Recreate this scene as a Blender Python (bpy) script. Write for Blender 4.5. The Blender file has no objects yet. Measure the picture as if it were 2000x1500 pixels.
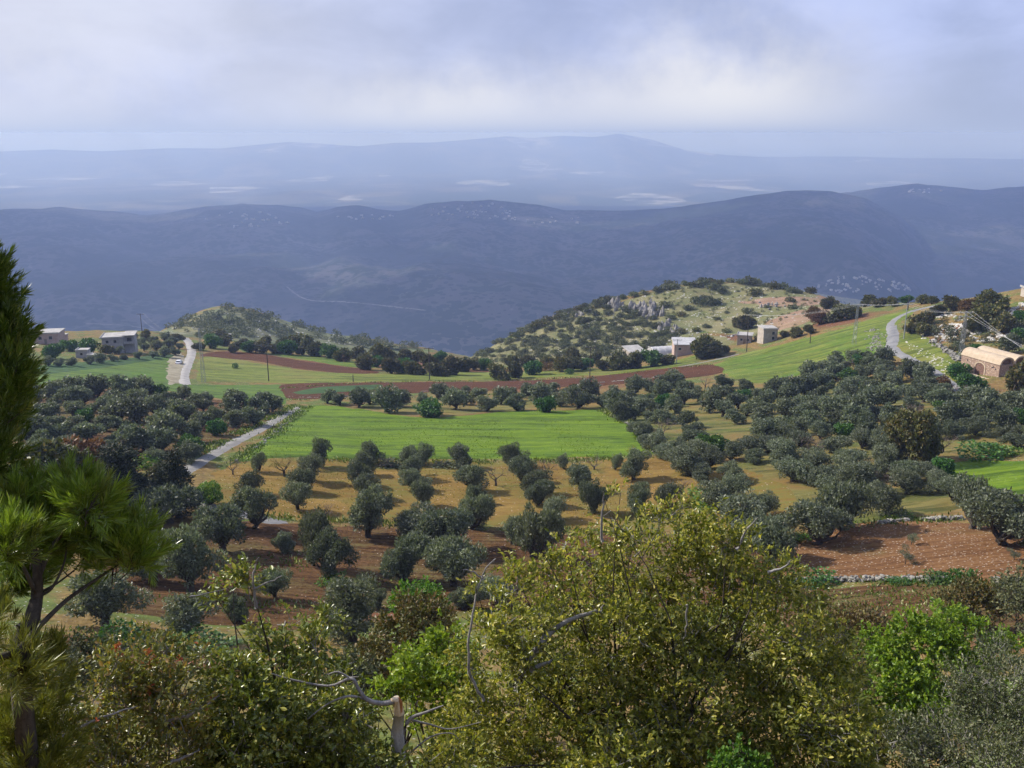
import bpy, math, random
import numpy as np
from mathutils import Vector, Matrix

# ------------------------------------------------------------------ camera, sky, sun, exposure
SC = bpy.context.scene
C = SC.collection
FPX = 1800.0                      # focal length in photo pixels (2000 x 1500 frame)
HORIZON = 258.0                   # photo row of eye level
PITCH = math.atan((750.0 - HORIZON) / FPX)
CAMZ = 120.0
cam = bpy.data.cameras.new('camera')
cam_o = bpy.data.objects.new('camera', cam)
C.objects.link(cam_o)
cam.sensor_width = 36.0
cam.lens = 36.0 * FPX / 2000.0
cam.clip_start = 0.1
cam.clip_end = 90000.0
cam_o.location = (0, 0, CAMZ)
cam_o.rotation_euler = (math.pi / 2 - PITCH, 0, 0)
SC.camera = cam_o

SUN_EL, SUN_AZ = math.radians(34), math.radians(-66)     # azimuth measured from the view axis, minus = left
sun_dir = Vector((math.sin(SUN_AZ) * math.cos(SUN_EL), math.cos(SUN_AZ) * math.cos(SUN_EL), math.sin(SUN_EL)))
sl = bpy.data.lights.new('sun', 'SUN')
sl.energy = 5.0
sl.angle = math.radians(0.6)
sl.color = (1.0, 0.94, 0.85)
so = bpy.data.objects.new('sun', sl)
C.objects.link(so)
so.rotation_euler = sun_dir.to_track_quat('Z', 'Y').to_euler()
so.location = (-300, 200, 400)

SC.view_settings.view_transform = 'Standard'
SC.view_settings.look = 'None'
SC.view_settings.gamma = 1.0
SC.view_settings.exposure = 0.46
SC.view_settings.use_curve_mapping = False
SC.render.engine = 'CYCLES'
cy = SC.cycles
cy.use_denoising = True
cy.use_adaptive_sampling = True
cy.adaptive_threshold = 0.025
cy.max_bounces = 5
cy.diffuse_bounces = 2
cy.glossy_bounces = 2
cy.transmission_bounces = 3
cy.volume_bounces = 1
cy.transparent_max_bounces = 8
cy.sample_clamp_indirect = 4.0
cy.caustics_reflective = False
cy.caustics_refractive = False


def ray(px, py):
    """direction of a photo pixel: azimuth from the view axis and tangent of the angle below eye level"""
    X = (px - 1000.0) / FPX
    Y = (750.0 - py) / FPX
    y = math.cos(PITCH) + Y * math.sin(PITCH)
    z = -math.sin(PITCH) + Y * math.cos(PITCH)
    return math.atan2(X, y), -z / math.hypot(X, y)


def dirvec(px, py):
    a, s = ray(px, py)
    v = Vector((math.sin(a), math.cos(a), -s))
    return v.normalized()


# ------------------------------------------------------------------ node helpers
class NT:
    def __init__(self, tree):
        self.t = tree
        tree.nodes.clear()

    def n(self, typ, **kw):
        nd = self.t.nodes.new(typ)
        for k, v in kw.items():
            setattr(nd, k, v)
        return nd

    def l(self, a, b):
        self.t.links.new(a, b)

    def setin(self, nd, i, v):
        if hasattr(v, 'is_output') or isinstance(v, bpy.types.NodeSocket):
            self.l(v, nd.inputs[i])
        else:
            nd.inputs[i].default_value = v

    def math(self, op, a, b=0.0, c=None, clamp=False):
        nd = self.n('ShaderNodeMath', operation=op, use_clamp=clamp)
        self.setin(nd, 0, a)
        self.setin(nd, 1, b)
        if c is not None:
            self.setin(nd, 2, c)
        return nd.outputs[0]

    def mix(self, f, a, b, typ='MIX'):
        nd = self.n('ShaderNodeMix', data_type='RGBA', blend_type=typ)
        self.setin(nd, 0, f)
        self.setin(nd, 6, a if not isinstance(a, tuple) else a + (1,) if len(a) == 3 else a)
        self.setin(nd, 7, b if not isinstance(b, tuple) else b + (1,) if len(b) == 3 else b)
        return nd.outputs[2]

    def noise(self, vec, scale, detail=4.0, rough=0.55, dist=0.0):
        nd = self.n('ShaderNodeTexNoise')
        if vec is not None:
            self.l(vec, nd.inputs['Vector'])
        nd.inputs['Scale'].default_value = scale
        nd.inputs['Detail'].default_value = detail
        nd.inputs['Roughness'].default_value = rough
        nd.inputs['Distortion'].default_value = dist
        return nd.outputs['Fac']

    def ramp(self, f, lo, hi):
        nd = self.n('ShaderNodeMapRange', interpolation_type='SMOOTHSTEP')
        self.setin(nd, 0, f)
        nd.inputs[1].default_value = lo
        nd.inputs[2].default_value = hi
        return nd.outputs[0]

    def vmap(self, vec, scale=(1, 1, 1), rot=(0, 0, 0)):
        nd = self.n('ShaderNodeMapping')
        self.l(vec, nd.inputs[0])
        nd.inputs['Scale'].default_value = scale
        nd.inputs['Rotation'].default_value = rot
        return nd.outputs[0]


world = bpy.data.worlds.new('World')
SC.world = world
world.use_nodes = True
w = NT(world.node_tree)
sky = w.n('ShaderNodeTexSky', sky_type='NISHITA')
sky.sun_disc = False
sky.sun_elevation = SUN_EL
sky.sun_rotation = SUN_AZ
sky.altitude = 800
sky.air_density = 1.2
sky.dust_density = 2.0
tc = w.n('ShaderNodeTexCoord')
dv = tc.outputs['Generated']
sep = w.n('ShaderNodeSeparateXYZ')
w.l(dv, sep.inputs[0])
# a layer of broken cloud over the whole sky
cl = w.vmap(dv, (1.0, 1.0, 2.2))
n1 = w.noise(cl, 2.3, 6, 0.55, 0.25)
n2 = w.noise(w.vmap(dv, (1.8, 1.8, 4.5)), 3.4, 5, 0.55, 0.5)
shade = w.math('ADD', w.math('MULTIPLY', n1, 0.65), w.math('MULTIPLY', n2, 0.35))
dark, light = (0.295, 0.36, 0.575), (0.475, 0.55, 0.83)
cloud = w.mix(w.ramp(shade, 0.36, 0.64), dark, light)



def lobe(px, py, sx, sy, tilt=None):
    """soft gap in the cloud around one direction: sx, sy are angular sizes"""
    d = dirvec(px, py)
    side = Vector((d.y, -d.x, 0)).normalized()
    up = side.cross(d).normalized()
    if up.z < 0:
        up = -up
    a = w.n('ShaderNodeVectorMath', operation='DOT_PRODUCT')
    w.l(dv, a.inputs[0]); a.inputs[1].default_value = side
    b = w.n('ShaderNodeVectorMath', operation='DOT_PRODUCT')
    w.l(dv, b.inputs[0]); b.inputs[1].default_value = up
    f = w.n('ShaderNodeVectorMath', operation='DOT_PRODUCT')
    w.l(dv, f.inputs[0]); f.inputs[1].default_value = d
    wob = w.math('MULTIPLY', w.math('SUBTRACT', w.noise(dv, 14, 5, 0.6), 0.5), 0.16)
    bb = w.math('ADD', b.outputs['Value'], w.math('MULTIPLY', wob, sy / 0.09))
    ua = w.math('POWER', w.math('ABSOLUTE', w.math('DIVIDE', a.outputs['Value'], sx)), 2.0)
    ub = w.math('POWER', w.math('ABSOLUTE', w.math('DIVIDE', bb, sy)), 2.0)
    g = w.math('POWER', 2.718, w.math('MULTIPLY', w.math('ADD', ua, ub), -1.0))
    return w.math('MULTIPLY', g, w.math('GREATER_THAN', f.outputs['Value'], 0.0))


glow = (0.74, 0.74, 0.77)
for px, py, sx, sy, k in ((850, 235, .17, .042, .85), (1420, 190, .12, .055, .95), (1400, 255, .22, .045, .7), (20, 270, .07, .03, .6), (60, 40, .34, .12, .55)):
    cloud = w.mix(w.math('MULTIPLY', lobe(px, py, sx, sy), k), cloud, glow)
rain = (0.30, 0.36, 0.52)
cloud = w.mix(w.math('MULTIPLY', lobe(1930, 230, .13, .07), .65), cloud, rain)
HZ_L, HZ_R = (0.438, 0.513, 0.705), (0.362, 0.428, 0.610)
# the lowest air is thick with haze
hz_f = w.math('POWER', 2.718, w.math('MULTIPLY', w.math('MAXIMUM', sep.outputs[2], 0.0), -50.0))
toward = w.n('ShaderNodeMapRange'); w.l(sep.outputs[0], toward.inputs[0])       # brighter towards the sun's side
toward.inputs[1].default_value = -0.48; toward.inputs[2].default_value = 0.48
cloud = w.mix(hz_f, cloud, w.mix(toward.outputs[0], HZ_L, HZ_R))
# thin spots let the blue through
nish = w.mix(1.0, sky.outputs[0], (0.10, 0.10, 0.10), 'MULTIPLY')
skycol = w.mix(w.math('MULTIPLY', w.ramp(n1, 0.56, 0.78), 0.30), cloud, nish)
bg = w.n('ShaderNodeBackground')
w.l(skycol, bg.inputs[0])
bg.inputs[1].default_value = 0.87
wo = w.n('ShaderNodeOutputWorld')
w.l(bg.outputs[0], wo.inputs[0])
world.cycles.sampling_method = 'MANUAL'
world.cycles.sample_map_resolution = 512


# ------------------------------------------------------------------ mesh helpers
def new_mesh(name, verts, quads=None, tris=None, smooth=False, polys=None):
    me = bpy.data.meshes.new(name)
    verts = np.asarray(verts, dtype=np.float32).reshape(-1, 3)
    loops, starts, totals = [], [], []
    pos = 0
    for arr, k in ((quads, 4), (tris, 3)):
        if arr is not None and len(arr):
            arr = np.asarray(arr, dtype=np.int32).reshape(-1, k)
            loops.append(arr.ravel())
            starts.append(pos + np.arange(len(arr)) * k)
            totals.append(np.full(len(arr), k))
            pos += arr.size
    if polys:
        for p in polys:
            loops.append(np.array(p)); starts.append(np.array([pos])); totals.append(np.array([len(p)])); pos += len(p)
    loops = np.concatenate(loops).astype(np.int32)
    starts = np.concatenate(starts).astype(np.int32)
    totals = np.concatenate(totals).astype(np.int32)
    me.vertices.add(len(verts)); me.vertices.foreach_set('co', verts.ravel())
    me.loops.add(len(loops)); me.loops.foreach_set('vertex_index', loops)
    me.polygons.add(len(starts))
    me.polygons.foreach_set('loop_start', starts)
    me.polygons.foreach_set('loop_total', totals)
    me.polygons.foreach_set('use_smooth', np.full(len(starts), bool(smooth)))
    me.update(calc_edges=True)
    return me


def link(name, data, mat=None, parent=None, loc=None, rotz=0.0, scale=None):
    o = bpy.data.objects.new(name, data)
    C.objects.link(o)
    if mat is not None and data is not None and not data.materials:
        data.materials.append(mat)
    if parent is not None:
        o.parent = parent
    if loc is not None:
        o.location = loc
    if rotz:
        o.rotation_euler = (0, 0, rotz)
    if scale is not None:
        o.scale = scale if hasattr(scale, '__len__') else (scale,) * 3
    return o


def tag(o, label=None, cat=None, group=None, kind=None):
    if label: o['label'] = label
    if cat: o['category'] = cat
    if group: o['group'] = group
    if kind: o['kind'] = kind
    return o


class MB:
    """collects boxes, tubes and loose faces into one mesh"""
    def __init__(self):
        self.v, self.q, self.t, self.p = [], [], [], []

    def add(self, verts, quads=None, tris=None, polys=None):
        b = sum(len(x) for x in self.v)
        self.v.append(np.asarray(verts, dtype=np.float64).reshape(-1, 3))
        if quads is not None and len(quads): self.q.append(np.asarray(quads).reshape(-1, 4) + b)
        if tris is not None and len(tris): self.t.append(np.asarray(tris).reshape(-1, 3) + b)
        if polys:
            for p in polys: self.p.append([i + b for i in p])

    def box(self, x0, x1, y0, y1, z0, z1):
        vs = [(x, y, z) for z in (z0, z1) for y in (y0, y1) for x in (x0, x1)]
        self.add(vs, [(0, 2, 3, 1), (4, 5, 7, 6), (0, 1, 5, 4), (1, 3, 7, 5), (3, 2, 6, 7), (2, 0, 4, 6)])

    def tube(self, pts, rad, sides=6, cap=True):
        pts = [Vector(p) for p in pts]
        n = len(pts)
        rad = rad if hasattr(rad, '__len__') else [rad] * n
        vs, qs = [], []
        for i, p in enumerate(pts):
            d = (pts[min(i + 1, n - 1)] - pts[max(i - 1, 0)])
            d = d.normalized() if d.length > 1e-9 else Vector((0, 0, 1))
            a = Vector((0, 0, 1)) if abs(d.z) < 0.9 else Vector((1, 0, 0))
            u = d.cross(a).normalized(); v = d.cross(u)
            for k in range(sides):
                t = 2 * math.pi * k / sides
                vs.append(p + (u * math.cos(t) + v * math.sin(t)) * rad[i])
        for i in range(n - 1):
            for k in range(sides):
                k2 = (k + 1) % sides
                qs.append((i * sides + k, i * sides + k2, (i + 1) * sides + k2, (i + 1) * sides + k))
        polys = [list(range(sides)), list(range((n - 1) * sides, n * sides))[::-1]] if cap else None
        self.add([tuple(v) for v in vs], qs, None, polys)

    def mesh(self, name, smooth=False):
        return new_mesh(name, np.concatenate(self.v), np.concatenate(self.q) if self.q else None,
                        np.concatenate(self.t) if self.t else None, smooth, self.p)


# ------------------------------------------------------------------ noise in numpy
def _hash(ix, iy, seed):
    h = (ix.astype(np.int64) * 374761393 + iy.astype(np.int64) * 668265263 + seed * 1442695041) & 0x7fffffff
    h = ((h ^ (h >> 13)) * 1274126177) & 0x7fffffff
    return ((h ^ (h >> 16)) & 0xffff) / 65535.0


def vnoise(x, y, seed=0):
    x = np.asarray(x, float); y = np.asarray(y, float)
    ix, iy = np.floor(x), np.floor(y)
    fx, fy = x - ix, y - iy
    fx = fx * fx * (3 - 2 * fx); fy = fy * fy * (3 - 2 * fy)
    a, b = _hash(ix, iy, seed), _hash(ix + 1, iy, seed)
    c, d = _hash(ix, iy + 1, seed), _hash(ix + 1, iy + 1, seed)
    return (a * (1 - fx) + b * fx) * (1 - fy) + (c * (1 - fx) + d * fx) * fy


def fbm(x, y, seed=0, octv=4):
    s, a, t = 0.0, 1.0, 0.0
    for k in range(octv):
        s = s + a * (vnoise(x * 2 ** k, y * 2 ** k, seed + k) - 0.5)
        t += a
        a *= 0.5
    return s / t * 2
# ------------------------------------------------------------------ terrain: one height field from the camera's hill to the mountains
near_rows = [(1500, 40), (1400, 50), (1300, 63), (1180, 84), (1020, 116), (900, 150)]
cols = {
    -500: [(800, 205), (750, 255), (700, 340), (660, 430), (640, 500), (690, 620)],
    0:    [(800, 205), (750, 255), (700, 340), (660, 430), (642, 500), (690, 620)],
    200:  [(800, 208), (750, 265), (700, 350), (660, 430), (646, 500), (690, 600)],
    330:  [(800, 210), (750, 280), (700, 365), (665, 435), (652, 500), (637, 640), (700, 760)],
    430:  [(800, 215), (750, 290), (700, 370), (668, 440), (655, 520), (600, 690), (680, 800)],
    600:  [(800, 220), (750, 290), (700, 380), (680, 440), (690, 540), (643, 700), (690, 820)],
    750:  [(800, 220), (750, 290), (720, 350), (700, 400), (712, 490), (668, 690), (710, 800)],
    880:  [(800, 220), (750, 290), (722, 350), (705, 410), (722, 500), (688, 660), (730, 800)],
    1000: [(800, 220), (760, 275), (730, 335), (708, 390), (655, 485), (705, 600)],
    1100: [(800, 220), (755, 275), (720, 350), (700, 390), (655, 445), (612, 500), (680, 600)],
    1250: [(800, 218), (750, 275), (720, 340), (700, 375), (655, 418), (605, 460), (574, 495), (640, 600)],
    1350: [(800, 215), (750, 270), (715, 325), (690, 365), (650, 412), (600, 455), (556, 500), (625, 600)],
    1450: [(800, 212), (750, 262), (720, 300), (690, 345), (650, 400), (600, 450), (553, 505), (620, 600)],
    1600: [(800, 208), (750, 255), (700, 300), (650, 350), (610, 415), (577, 480), (640, 600)],
    1750: [(800, 205), (750, 245), (700, 275), (650, 315), (605, 375), (590, 400), (640, 480)],
    1850: [(800, 202), (750, 238), (700, 265), (650, 300), (602, 345), (592, 365), (630, 460)],
    2000: [(800, 200), (750, 232), (700, 255), (650, 285), (600, 315), (566, 345), (620, 450)],
    2500: [(800, 200), (750, 232), (700, 255), (650, 285), (600, 315), (560, 345), (620, 450)],
}
ctl = []
for px, rows in cols.items():
    for py, r in near_rows + rows:
        a, s = ray(px, py)
        ctl.append((a, math.log(r), s))
    a0 = ray(px, 900)[0]
    for r, s in ((1.6, 1.10), (4, 1.0), (10, 0.93), (20, 0.86)):
        ctl.append((a0, math.log(r), s))
    a1 = ray(px, 640)[0]
    for r, z in ((1000, 290), (1400, 430), (1900, 620)):
        ctl.append((a1, math.log(r), z / r))
ctl = np.array(ctl)
AS = 2.2
P_ = np.stack([ctl[:, 0] * AS, ctl[:, 1]], 1)


def _phi(d2):
    return 0.5 * d2 * np.log(d2 + 1e-12)


_n = len(P_)
_D2 = ((P_[:, None] - P_[None]) ** 2).sum(-1)
_A = np.zeros((_n + 3, _n + 3))
_A[:_n, :_n] = _phi(_D2) + np.eye(_n) * 2e-4
_A[:_n, _n:] = np.c_[np.ones(_n), P_]
_A[_n:, :_n] = _A[:_n, _n:].T
_W = np.linalg.solve(_A, np.r_[ctl[:, 2], 0, 0, 0])


def s_near(az, lr):
    az = np.clip(np.asarray(az, float), -0.75, 0.75)
    lr = np.asarray(lr, float)
    shp = np.broadcast(az, lr).shape
    q = np.stack([np.broadcast_to(az * AS, shp).ravel(), np.broadcast_to(lr, shp).ravel()], 1)
    out = np.empty(len(q))
    for i in range(0, len(q), 20000):
        b = q[i:i + 20000]
        d2 = ((b[:, None] - P_[None]) ** 2).sum(-1)
        out[i:i + 20000] = _phi(d2) @ _W[:_n] + _W[_n] + b @ _W[_n + 1:]
    return out.reshape(shp)


def crest(pts):
    a = [ray(px, py) for px, py in pts]
    return np.array([x[0] for x in a]), np.array([x[1] for x in a])


cA = crest([(-600, 430), (-200, 420), (0, 415), (120, 412), (200, 424), (290, 428), (350, 420), (400, 412), (480, 406), (560, 417), (620, 424), (660, 413), (700, 412), (780, 420),
            (830, 404), (890, 394), (960, 391), (1050, 399), (1100, 411), (1200, 415), (1300, 409), (1400, 395), (1480, 381), (1540, 373), (1620, 375), (1690, 390),
            (1760, 430), (1830, 500), (1900, 545), (2000, 575), (2500, 610)])
cB = crest([(-600, 520), (1300, 500), (1450, 430), (1600, 385), (1660, 379), (1720, 370), (1790, 361), (1850, 367), (1920, 374), (1970, 368), (2050, 364), (2500, 380)])
cM = crest([(-600, 300), (0, 296), (100, 292), (200, 296), (330, 290), (430, 291), (560, 278), (620, 280), (700, 286), (770, 279), (850, 278), (950, 270), (990, 266), (1040, 270),
            (1100, 265), (1160, 268), (1210, 261), (1270, 272), (1340, 294), (1420, 303), (1520, 309), (2500, 315)])
RA, RB, RM, ZP = 3600.0, 4700.0, 12500.0, -430.0


def hump(r, r0, rc, r1, z0, zc, z1, p=1.0):
    t = np.clip((r - r0) / (rc - r0), 0, 1) ** p
    up = z0 + (zc - z0) * (t * 0.75 + 0.25 * t * t * (3 - 2 * t))
    u = np.clip((r - rc) / (r1 - rc), 0, 1)
    dn = zc + (z1 - zc) * (u * u * (3 - 2 * u))
    return np.where(r < rc, up, dn)


FARK = 1.5                      # how far away the ridges stand, against a first layout


def z_far(az, r):
    return FARK * z_far_layout(az, r / FARK)


def z_far_layout(az, r):
    az = np.clip(az, -0.8, 0.8)
    x, y = r * np.sin(az), r * np.cos(az)
    zA = -np.interp(az, *cA) * RA
    zB = -np.interp(az, *cB) * RB
    zM = -np.interp(az, *cM) * RM
    gul = fbm(x / 620.0, y / 900.0, 11, 5)
    taper = np.clip(np.abs(r - RA) / 900.0, 0, 1)
    A = hump(r, 1650, RA, 5200, -425, zA, ZP - 30) + gul * 120 * np.clip((r - 1600) / 500, 0, 1) * np.minimum(taper, np.clip((5400 - r) / 900, 0, 1))
    B = hump(r, 2900, RB, 6500, -460, zB, ZP - 30) + fbm(x / 700.0, y / 900.0, 5, 5) * 60 * np.clip(np.abs(r - RB) / 900.0, 0, 1)
    M = hump(r, 9000, RM, 17000, ZP - 20, zM, ZP - 20, 1.6) + fbm(x / 1500.0, y / 2200.0, 31, 5) * 90 * np.clip(np.abs(r - RM) / 2000.0, 0, 1)
    base = np.where(r < 5000, -470.0, ZP) + fbm(x / 900.0, y / 900.0, 3, 3) * 6
    z = np.maximum(np.maximum(A, B), np.maximum(M, base))
    edge = (fbm(x / 90.0, y / 90.0, 77, 3)) * 5 * np.clip((r - 1500) / 800, 0, 1) * np.clip((6000 - r) / 500, 0, 1)
    return z + edge


def z_rel(az, r):
    """height relative to the camera"""
    az = np.asarray(az, float); r = np.asarray(r, float)
    az, r = np.broadcast_arrays(az, r)
    lr = np.log(np.maximum(r, 1.0))
    zn = -r * s_near(az, np.minimum(lr, math.log(2100.0)))
    zf = z_far(az, r)
    t = np.clip((r - 1450.0) / 650.0, 0, 1)
    t = t * t * (3 - 2 * t)
    z = zn * (1 - t) + zf * t
    x, y = r * np.sin(az), r * np.cos(az)
    z = z + fbm(x / 9.0, y / 9.0, 2, 3) * 0.35 * np.clip((r - 30) / 60, 0, 1) * np.clip((1200 - r) / 400, 0, 1)
    hill = np.clip((r - 370) / 120, 0, 1) * np.clip((1300 - r) / 300, 0, 1)
    z = z + fbm(x / 22.0, y / 22.0, 8, 4) * 2.2 * hill
    back = np.clip((np.abs(az) - 1.0) / 0.5, 0, 1)                    # behind the viewer the hilltop goes on
    return z * (1 - back) + back * (-1.8 - 0.02 * r)


az_mid = np.arange(-0.60, 0.6001, 0.0034)
az_out = np.r_[np.linspace(0.66, 1.6, 22), np.linspace(1.75, math.pi, 10)]
AZ = np.r_[-az_out[::-1], az_mid, az_out]
RR = np.r_[0.0, np.geomspace(1.2, 40, 46), np.geomspace(41, 720, 300), np.geomspace(730, 1500, 48), np.geomspace(1512, 8400, 210),
           np.geomspace(8550, 25500, 110), np.geomspace(26200, 60000, 14)]
RG = np.maximum(RR, 0.6)
GZ = z_rel(AZ[None, :], RG[:, None])
GZ[0] = -1.7
LRG = np.log(RG)


def zmesh(x, y):
    """height of the terrain mesh (world z) at x, y"""
    x = np.asarray(x, float); y = np.asarray(y, float)
    az = np.arctan2(x, y); r = np.hypot(x, y)
    j = np.clip(np.searchsorted(AZ, az) - 1, 0, len(AZ) - 2)
    i = np.clip(np.searchsorted(RG, r) - 1, 0, len(RG) - 2)
    u = (az - AZ[j]) / (AZ[j + 1] - AZ[j]); v = np.clip((r - RG[i]) / (RG[i + 1] - RG[i]), 0, 1)
    return CAMZ + (GZ[i, j] * (1 - u) + GZ[i, j + 1] * u) * (1 - v) + (GZ[i + 1, j] * (1 - u) + GZ[i + 1, j + 1] * u) * v


def ground(px, py, rmin=30.0, rmax=1e9):
    """first point of the terrain that a photo pixel looks at"""
    az, s = ray(px, py)
    m = (RG >= rmin) & (RG <= rmax)
    rs = RG[m]
    j = min(max(int(np.searchsorted(AZ, az)) - 1, 0), len(AZ) - 2)
    u = (az - AZ[j]) / (AZ[j + 1] - AZ[j])
    sz = -(GZ[m, j] * (1 - u) + GZ[m, j + 1] * u) / rs          # tan of depression of the ground
    k = np.nonzero(sz <= s)[0]
    if len(k) == 0:
        r = rs[-1]
    elif k[0] == 0:
        r = rs[0]
    else:
        k = k[0]
        f = (sz[k - 1] - s) / (sz[k - 1] - sz[k] + 1e-12)
        r = rs[k - 1] + f * (rs[k] - rs[k - 1])
    x, y = r * math.sin(az), r * math.cos(az)
    return Vector((x, y, float(zmesh(x, y))))


def project(p):
    """world point -> photo pixel"""
    x, y, z = p[0], p[1], p[2] - CAMZ
    d = y * math.cos(PITCH) - z * math.sin(PITCH)
    u = y * math.sin(PITCH) + z * math.cos(PITCH)
    return 1000 + FPX * x / d, 750 - FPX * u / d


def at(px, py, r):
    """world point on a pixel's sight line at horizontal distance r"""
    az, s = ray(px, py)
    return Vector((r * math.sin(az), r * math.cos(az), CAMZ - r * s))


def ground_material():
    m = bpy.data.materials.new('rough_ground'); m.use_nodes = True
    t = NT(m.node_tree)
    pos = t.n('ShaderNodeNewGeometry').outputs['Position']
    big = t.noise(pos, 0.018, 5, 0.6)
    mid = t.noise(pos, 0.10, 5, 0.65, 0.6)
    fine = t.noise(pos, 0.9, 5, 0.7)
    green = t.mix(t.ramp(fine, 0.3, 0.7), (0.060, 0.090, 0.018), (0.125, 0.155, 0.035))
    ochre = t.mix(t.ramp(fine, 0.35, 0.7), (0.13, 0.085, 0.03), (0.25, 0.17, 0.06))
    col = t.mix(t.ramp(mid, 0.44, 0.60), ochre, green)
    soil = (0.14, 0.062, 0.030)
    col = t.mix(t.ramp(big, 0.56, 0.66), col, soil)
    st = t.n('ShaderNodeTexVoronoi'); t.l(pos, st.inputs['Vector']); st.inputs['Scale'].default_value = 1.7
    stn = t.math('MULTIPLY', t.math('LESS_THAN', st.outputs['Distance'], 0.16), t.ramp(mid, 0.40, 0.55))
    col = t.mix(stn, col, (0.42, 0.39, 0.33))
    b = t.n('ShaderNodeBsdfPrincipled'); t.l(col, b.inputs['Base Color']); b.inputs['Roughness'].default_value = 0.95
    b.inputs['Specular IOR Level'].default_value = 0.15
    bp = t.n('ShaderNodeBump'); t.l(fine, bp.inputs['Height']); bp.inputs['Strength'].default_value = 0.6; bp.inputs['Distance'].default_value = 0.5
    t.l(bp.outputs[0], b.inputs['Normal'])
    o = t.n('ShaderNodeOutputMaterial'); t.l(b.outputs[0], o.inputs[0])
    return m


def hills_material():
    """far wooded ridges: dark scrub in clumps over dull grass and pale rock"""
    m = bpy.data.materials.new('wooded_ridge'); m.use_nodes = True
    t = NT(m.node_tree)
    pos = t.vmap(t.n('ShaderNodeNewGeometry').outputs['Position'], (1 / FARK,) * 3)
    big = t.noise(pos, 0.0022, 5, 0.6, 0.5)
    mid = t.noise(pos, 0.012, 5, 0.65)
    v = t.n('ShaderNodeTexVoronoi'); t.l(t.vmap(pos, (1, 1, 1.0)), v.inputs['Vector']); v.inputs['Scale'].default_value = 0.055
    v.inputs['Randomness'].default_value = 1.0
    trees = t.math('LESS_THAN', v.outputs['Distance'], t.math('ADD', 0.22, t.math('MULTIPLY', t.ramp(mid, 0.35, 0.62), 0.5)))
    open_ = t.mix(t.ramp(mid, 0.4, 0.65), (0.060, 0.058, 0.056), (0.052, 0.060, 0.048))
    open_ = t.mix(t.ramp(big, 0.52, 0.68), open_, (0.085, 0.080, 0.075))
    rock = t.ramp(t.noise(pos, 0.05, 3, 0.7), 0.60, 0.74)
    open_ = t.mix(t.math('MULTIPLY', rock, 0.35), open_, (0.22, 0.21, 0.20))
    col = t.mix(trees, open_, (0.020, 0.028, 0.016))
    wood = t.ramp(t.noise(pos, 0.0016, 6, 0.65, 0.8), 0.47, 0.56)
    col = t.mix(t.math('MULTIPLY', wood, 0.75), col, (0.020, 0.028, 0.018))
    b = t.n('ShaderNodeBsdfPrincipled'); t.l(col, b.inputs['Base Color']); b.inputs['Roughness'].default_value = 1.0
    b.inputs['Specular IOR Level'].default_value = 0.0
    bp = t.n('ShaderNodeBump'); t.l(t.math('ADD', t.math('MULTIPLY', trees, 0.5), mid), bp.inputs['Height']); bp.inputs['Strength'].default_value = 0.5; bp.inputs['Distance'].default_value = 12
    t.l(bp.outputs[0], b.inputs['Normal'])
    o = t.n('ShaderNodeOutputMaterial'); t.l(b.outputs[0], o.inputs[0])
    return m


def plain_material():
    m = bpy.data.materials.new('valley_farmland'); m.use_nodes = True
    t = NT(m.node_tree)
    pos = t.vmap(t.n('ShaderNodeNewGeometry').outputs['Position'], (1 / FARK,) * 3)
    v = t.n('ShaderNodeTexVoronoi'); t.l(t.vmap(pos, (1, .55, 0)), v.inputs['Vector']); v.inputs['Scale'].default_value = 0.0022
    hs = t.n('ShaderNodeSeparateColor'); t.l(v.outputs['Color'], hs.inputs[0])
    col = t.mix(hs.outputs[0], (0.055, 0.075, 0.045), (0.17, 0.155, 0.10))
    col = t.mix(t.math('GREATER_THAN', hs.outputs[1], 0.9), col, (0.36, 0.35, 0.32))
    col = t.mix(t.ramp(t.noise(pos, 0.004, 4, 0.6), 0.4, 0.62), col, (0.06, 0.075, 0.05))
    b = t.n('ShaderNodeBsdfPrincipled'); t.l(col, b.inputs['Base Color']); b.inputs['Roughness'].default_value = 1.0
    b.inputs['Specular IOR Level'].default_value = 0.0
    o = t.n('ShaderNodeOutputMaterial'); t.l(b.outputs[0], o.inputs[0])
    return m


M_GROUND, M_HILLS, M_PLAIN = ground_material(), hills_material(), plain_material()


def grid_sheet(name, i0, i1, mat, label):
    n = len(AZ)
    r = RR[i0:i1 + 1, None]
    vs = np.stack([r * np.sin(AZ), r * np.cos(AZ), CAMZ + GZ[i0:i1 + 1]], -1)
    a = np.arange(i1 - i0)[:, None] * n + np.arange(n - 1)[None]
    q = np.stack([a, a + 1, a + n + 1, a + n], -1).reshape(-1, 4)[:, ::-1]
    o = link(name, new_mesh(name, vs.reshape(-1, 3), q, smooth=True), mat)
    tag(o, label, name.replace('_', ' '), kind='structure')
    return o


def row(r):
    return int(np.searchsorted(RR, r))


grid_sheet('ground', 0, row(1500), M_GROUND, 'rough grassy hillside and terraces below the viewpoint')
grid_sheet('hills', row(1500), row(8450), M_HILLS, 'blue hazy wooded ridge across the middle distance')
grid_sheet('valley_plain', row(8450), len(RR) - 1, M_PLAIN, 'pale hazy plain and far mountains under the sky')

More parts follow.
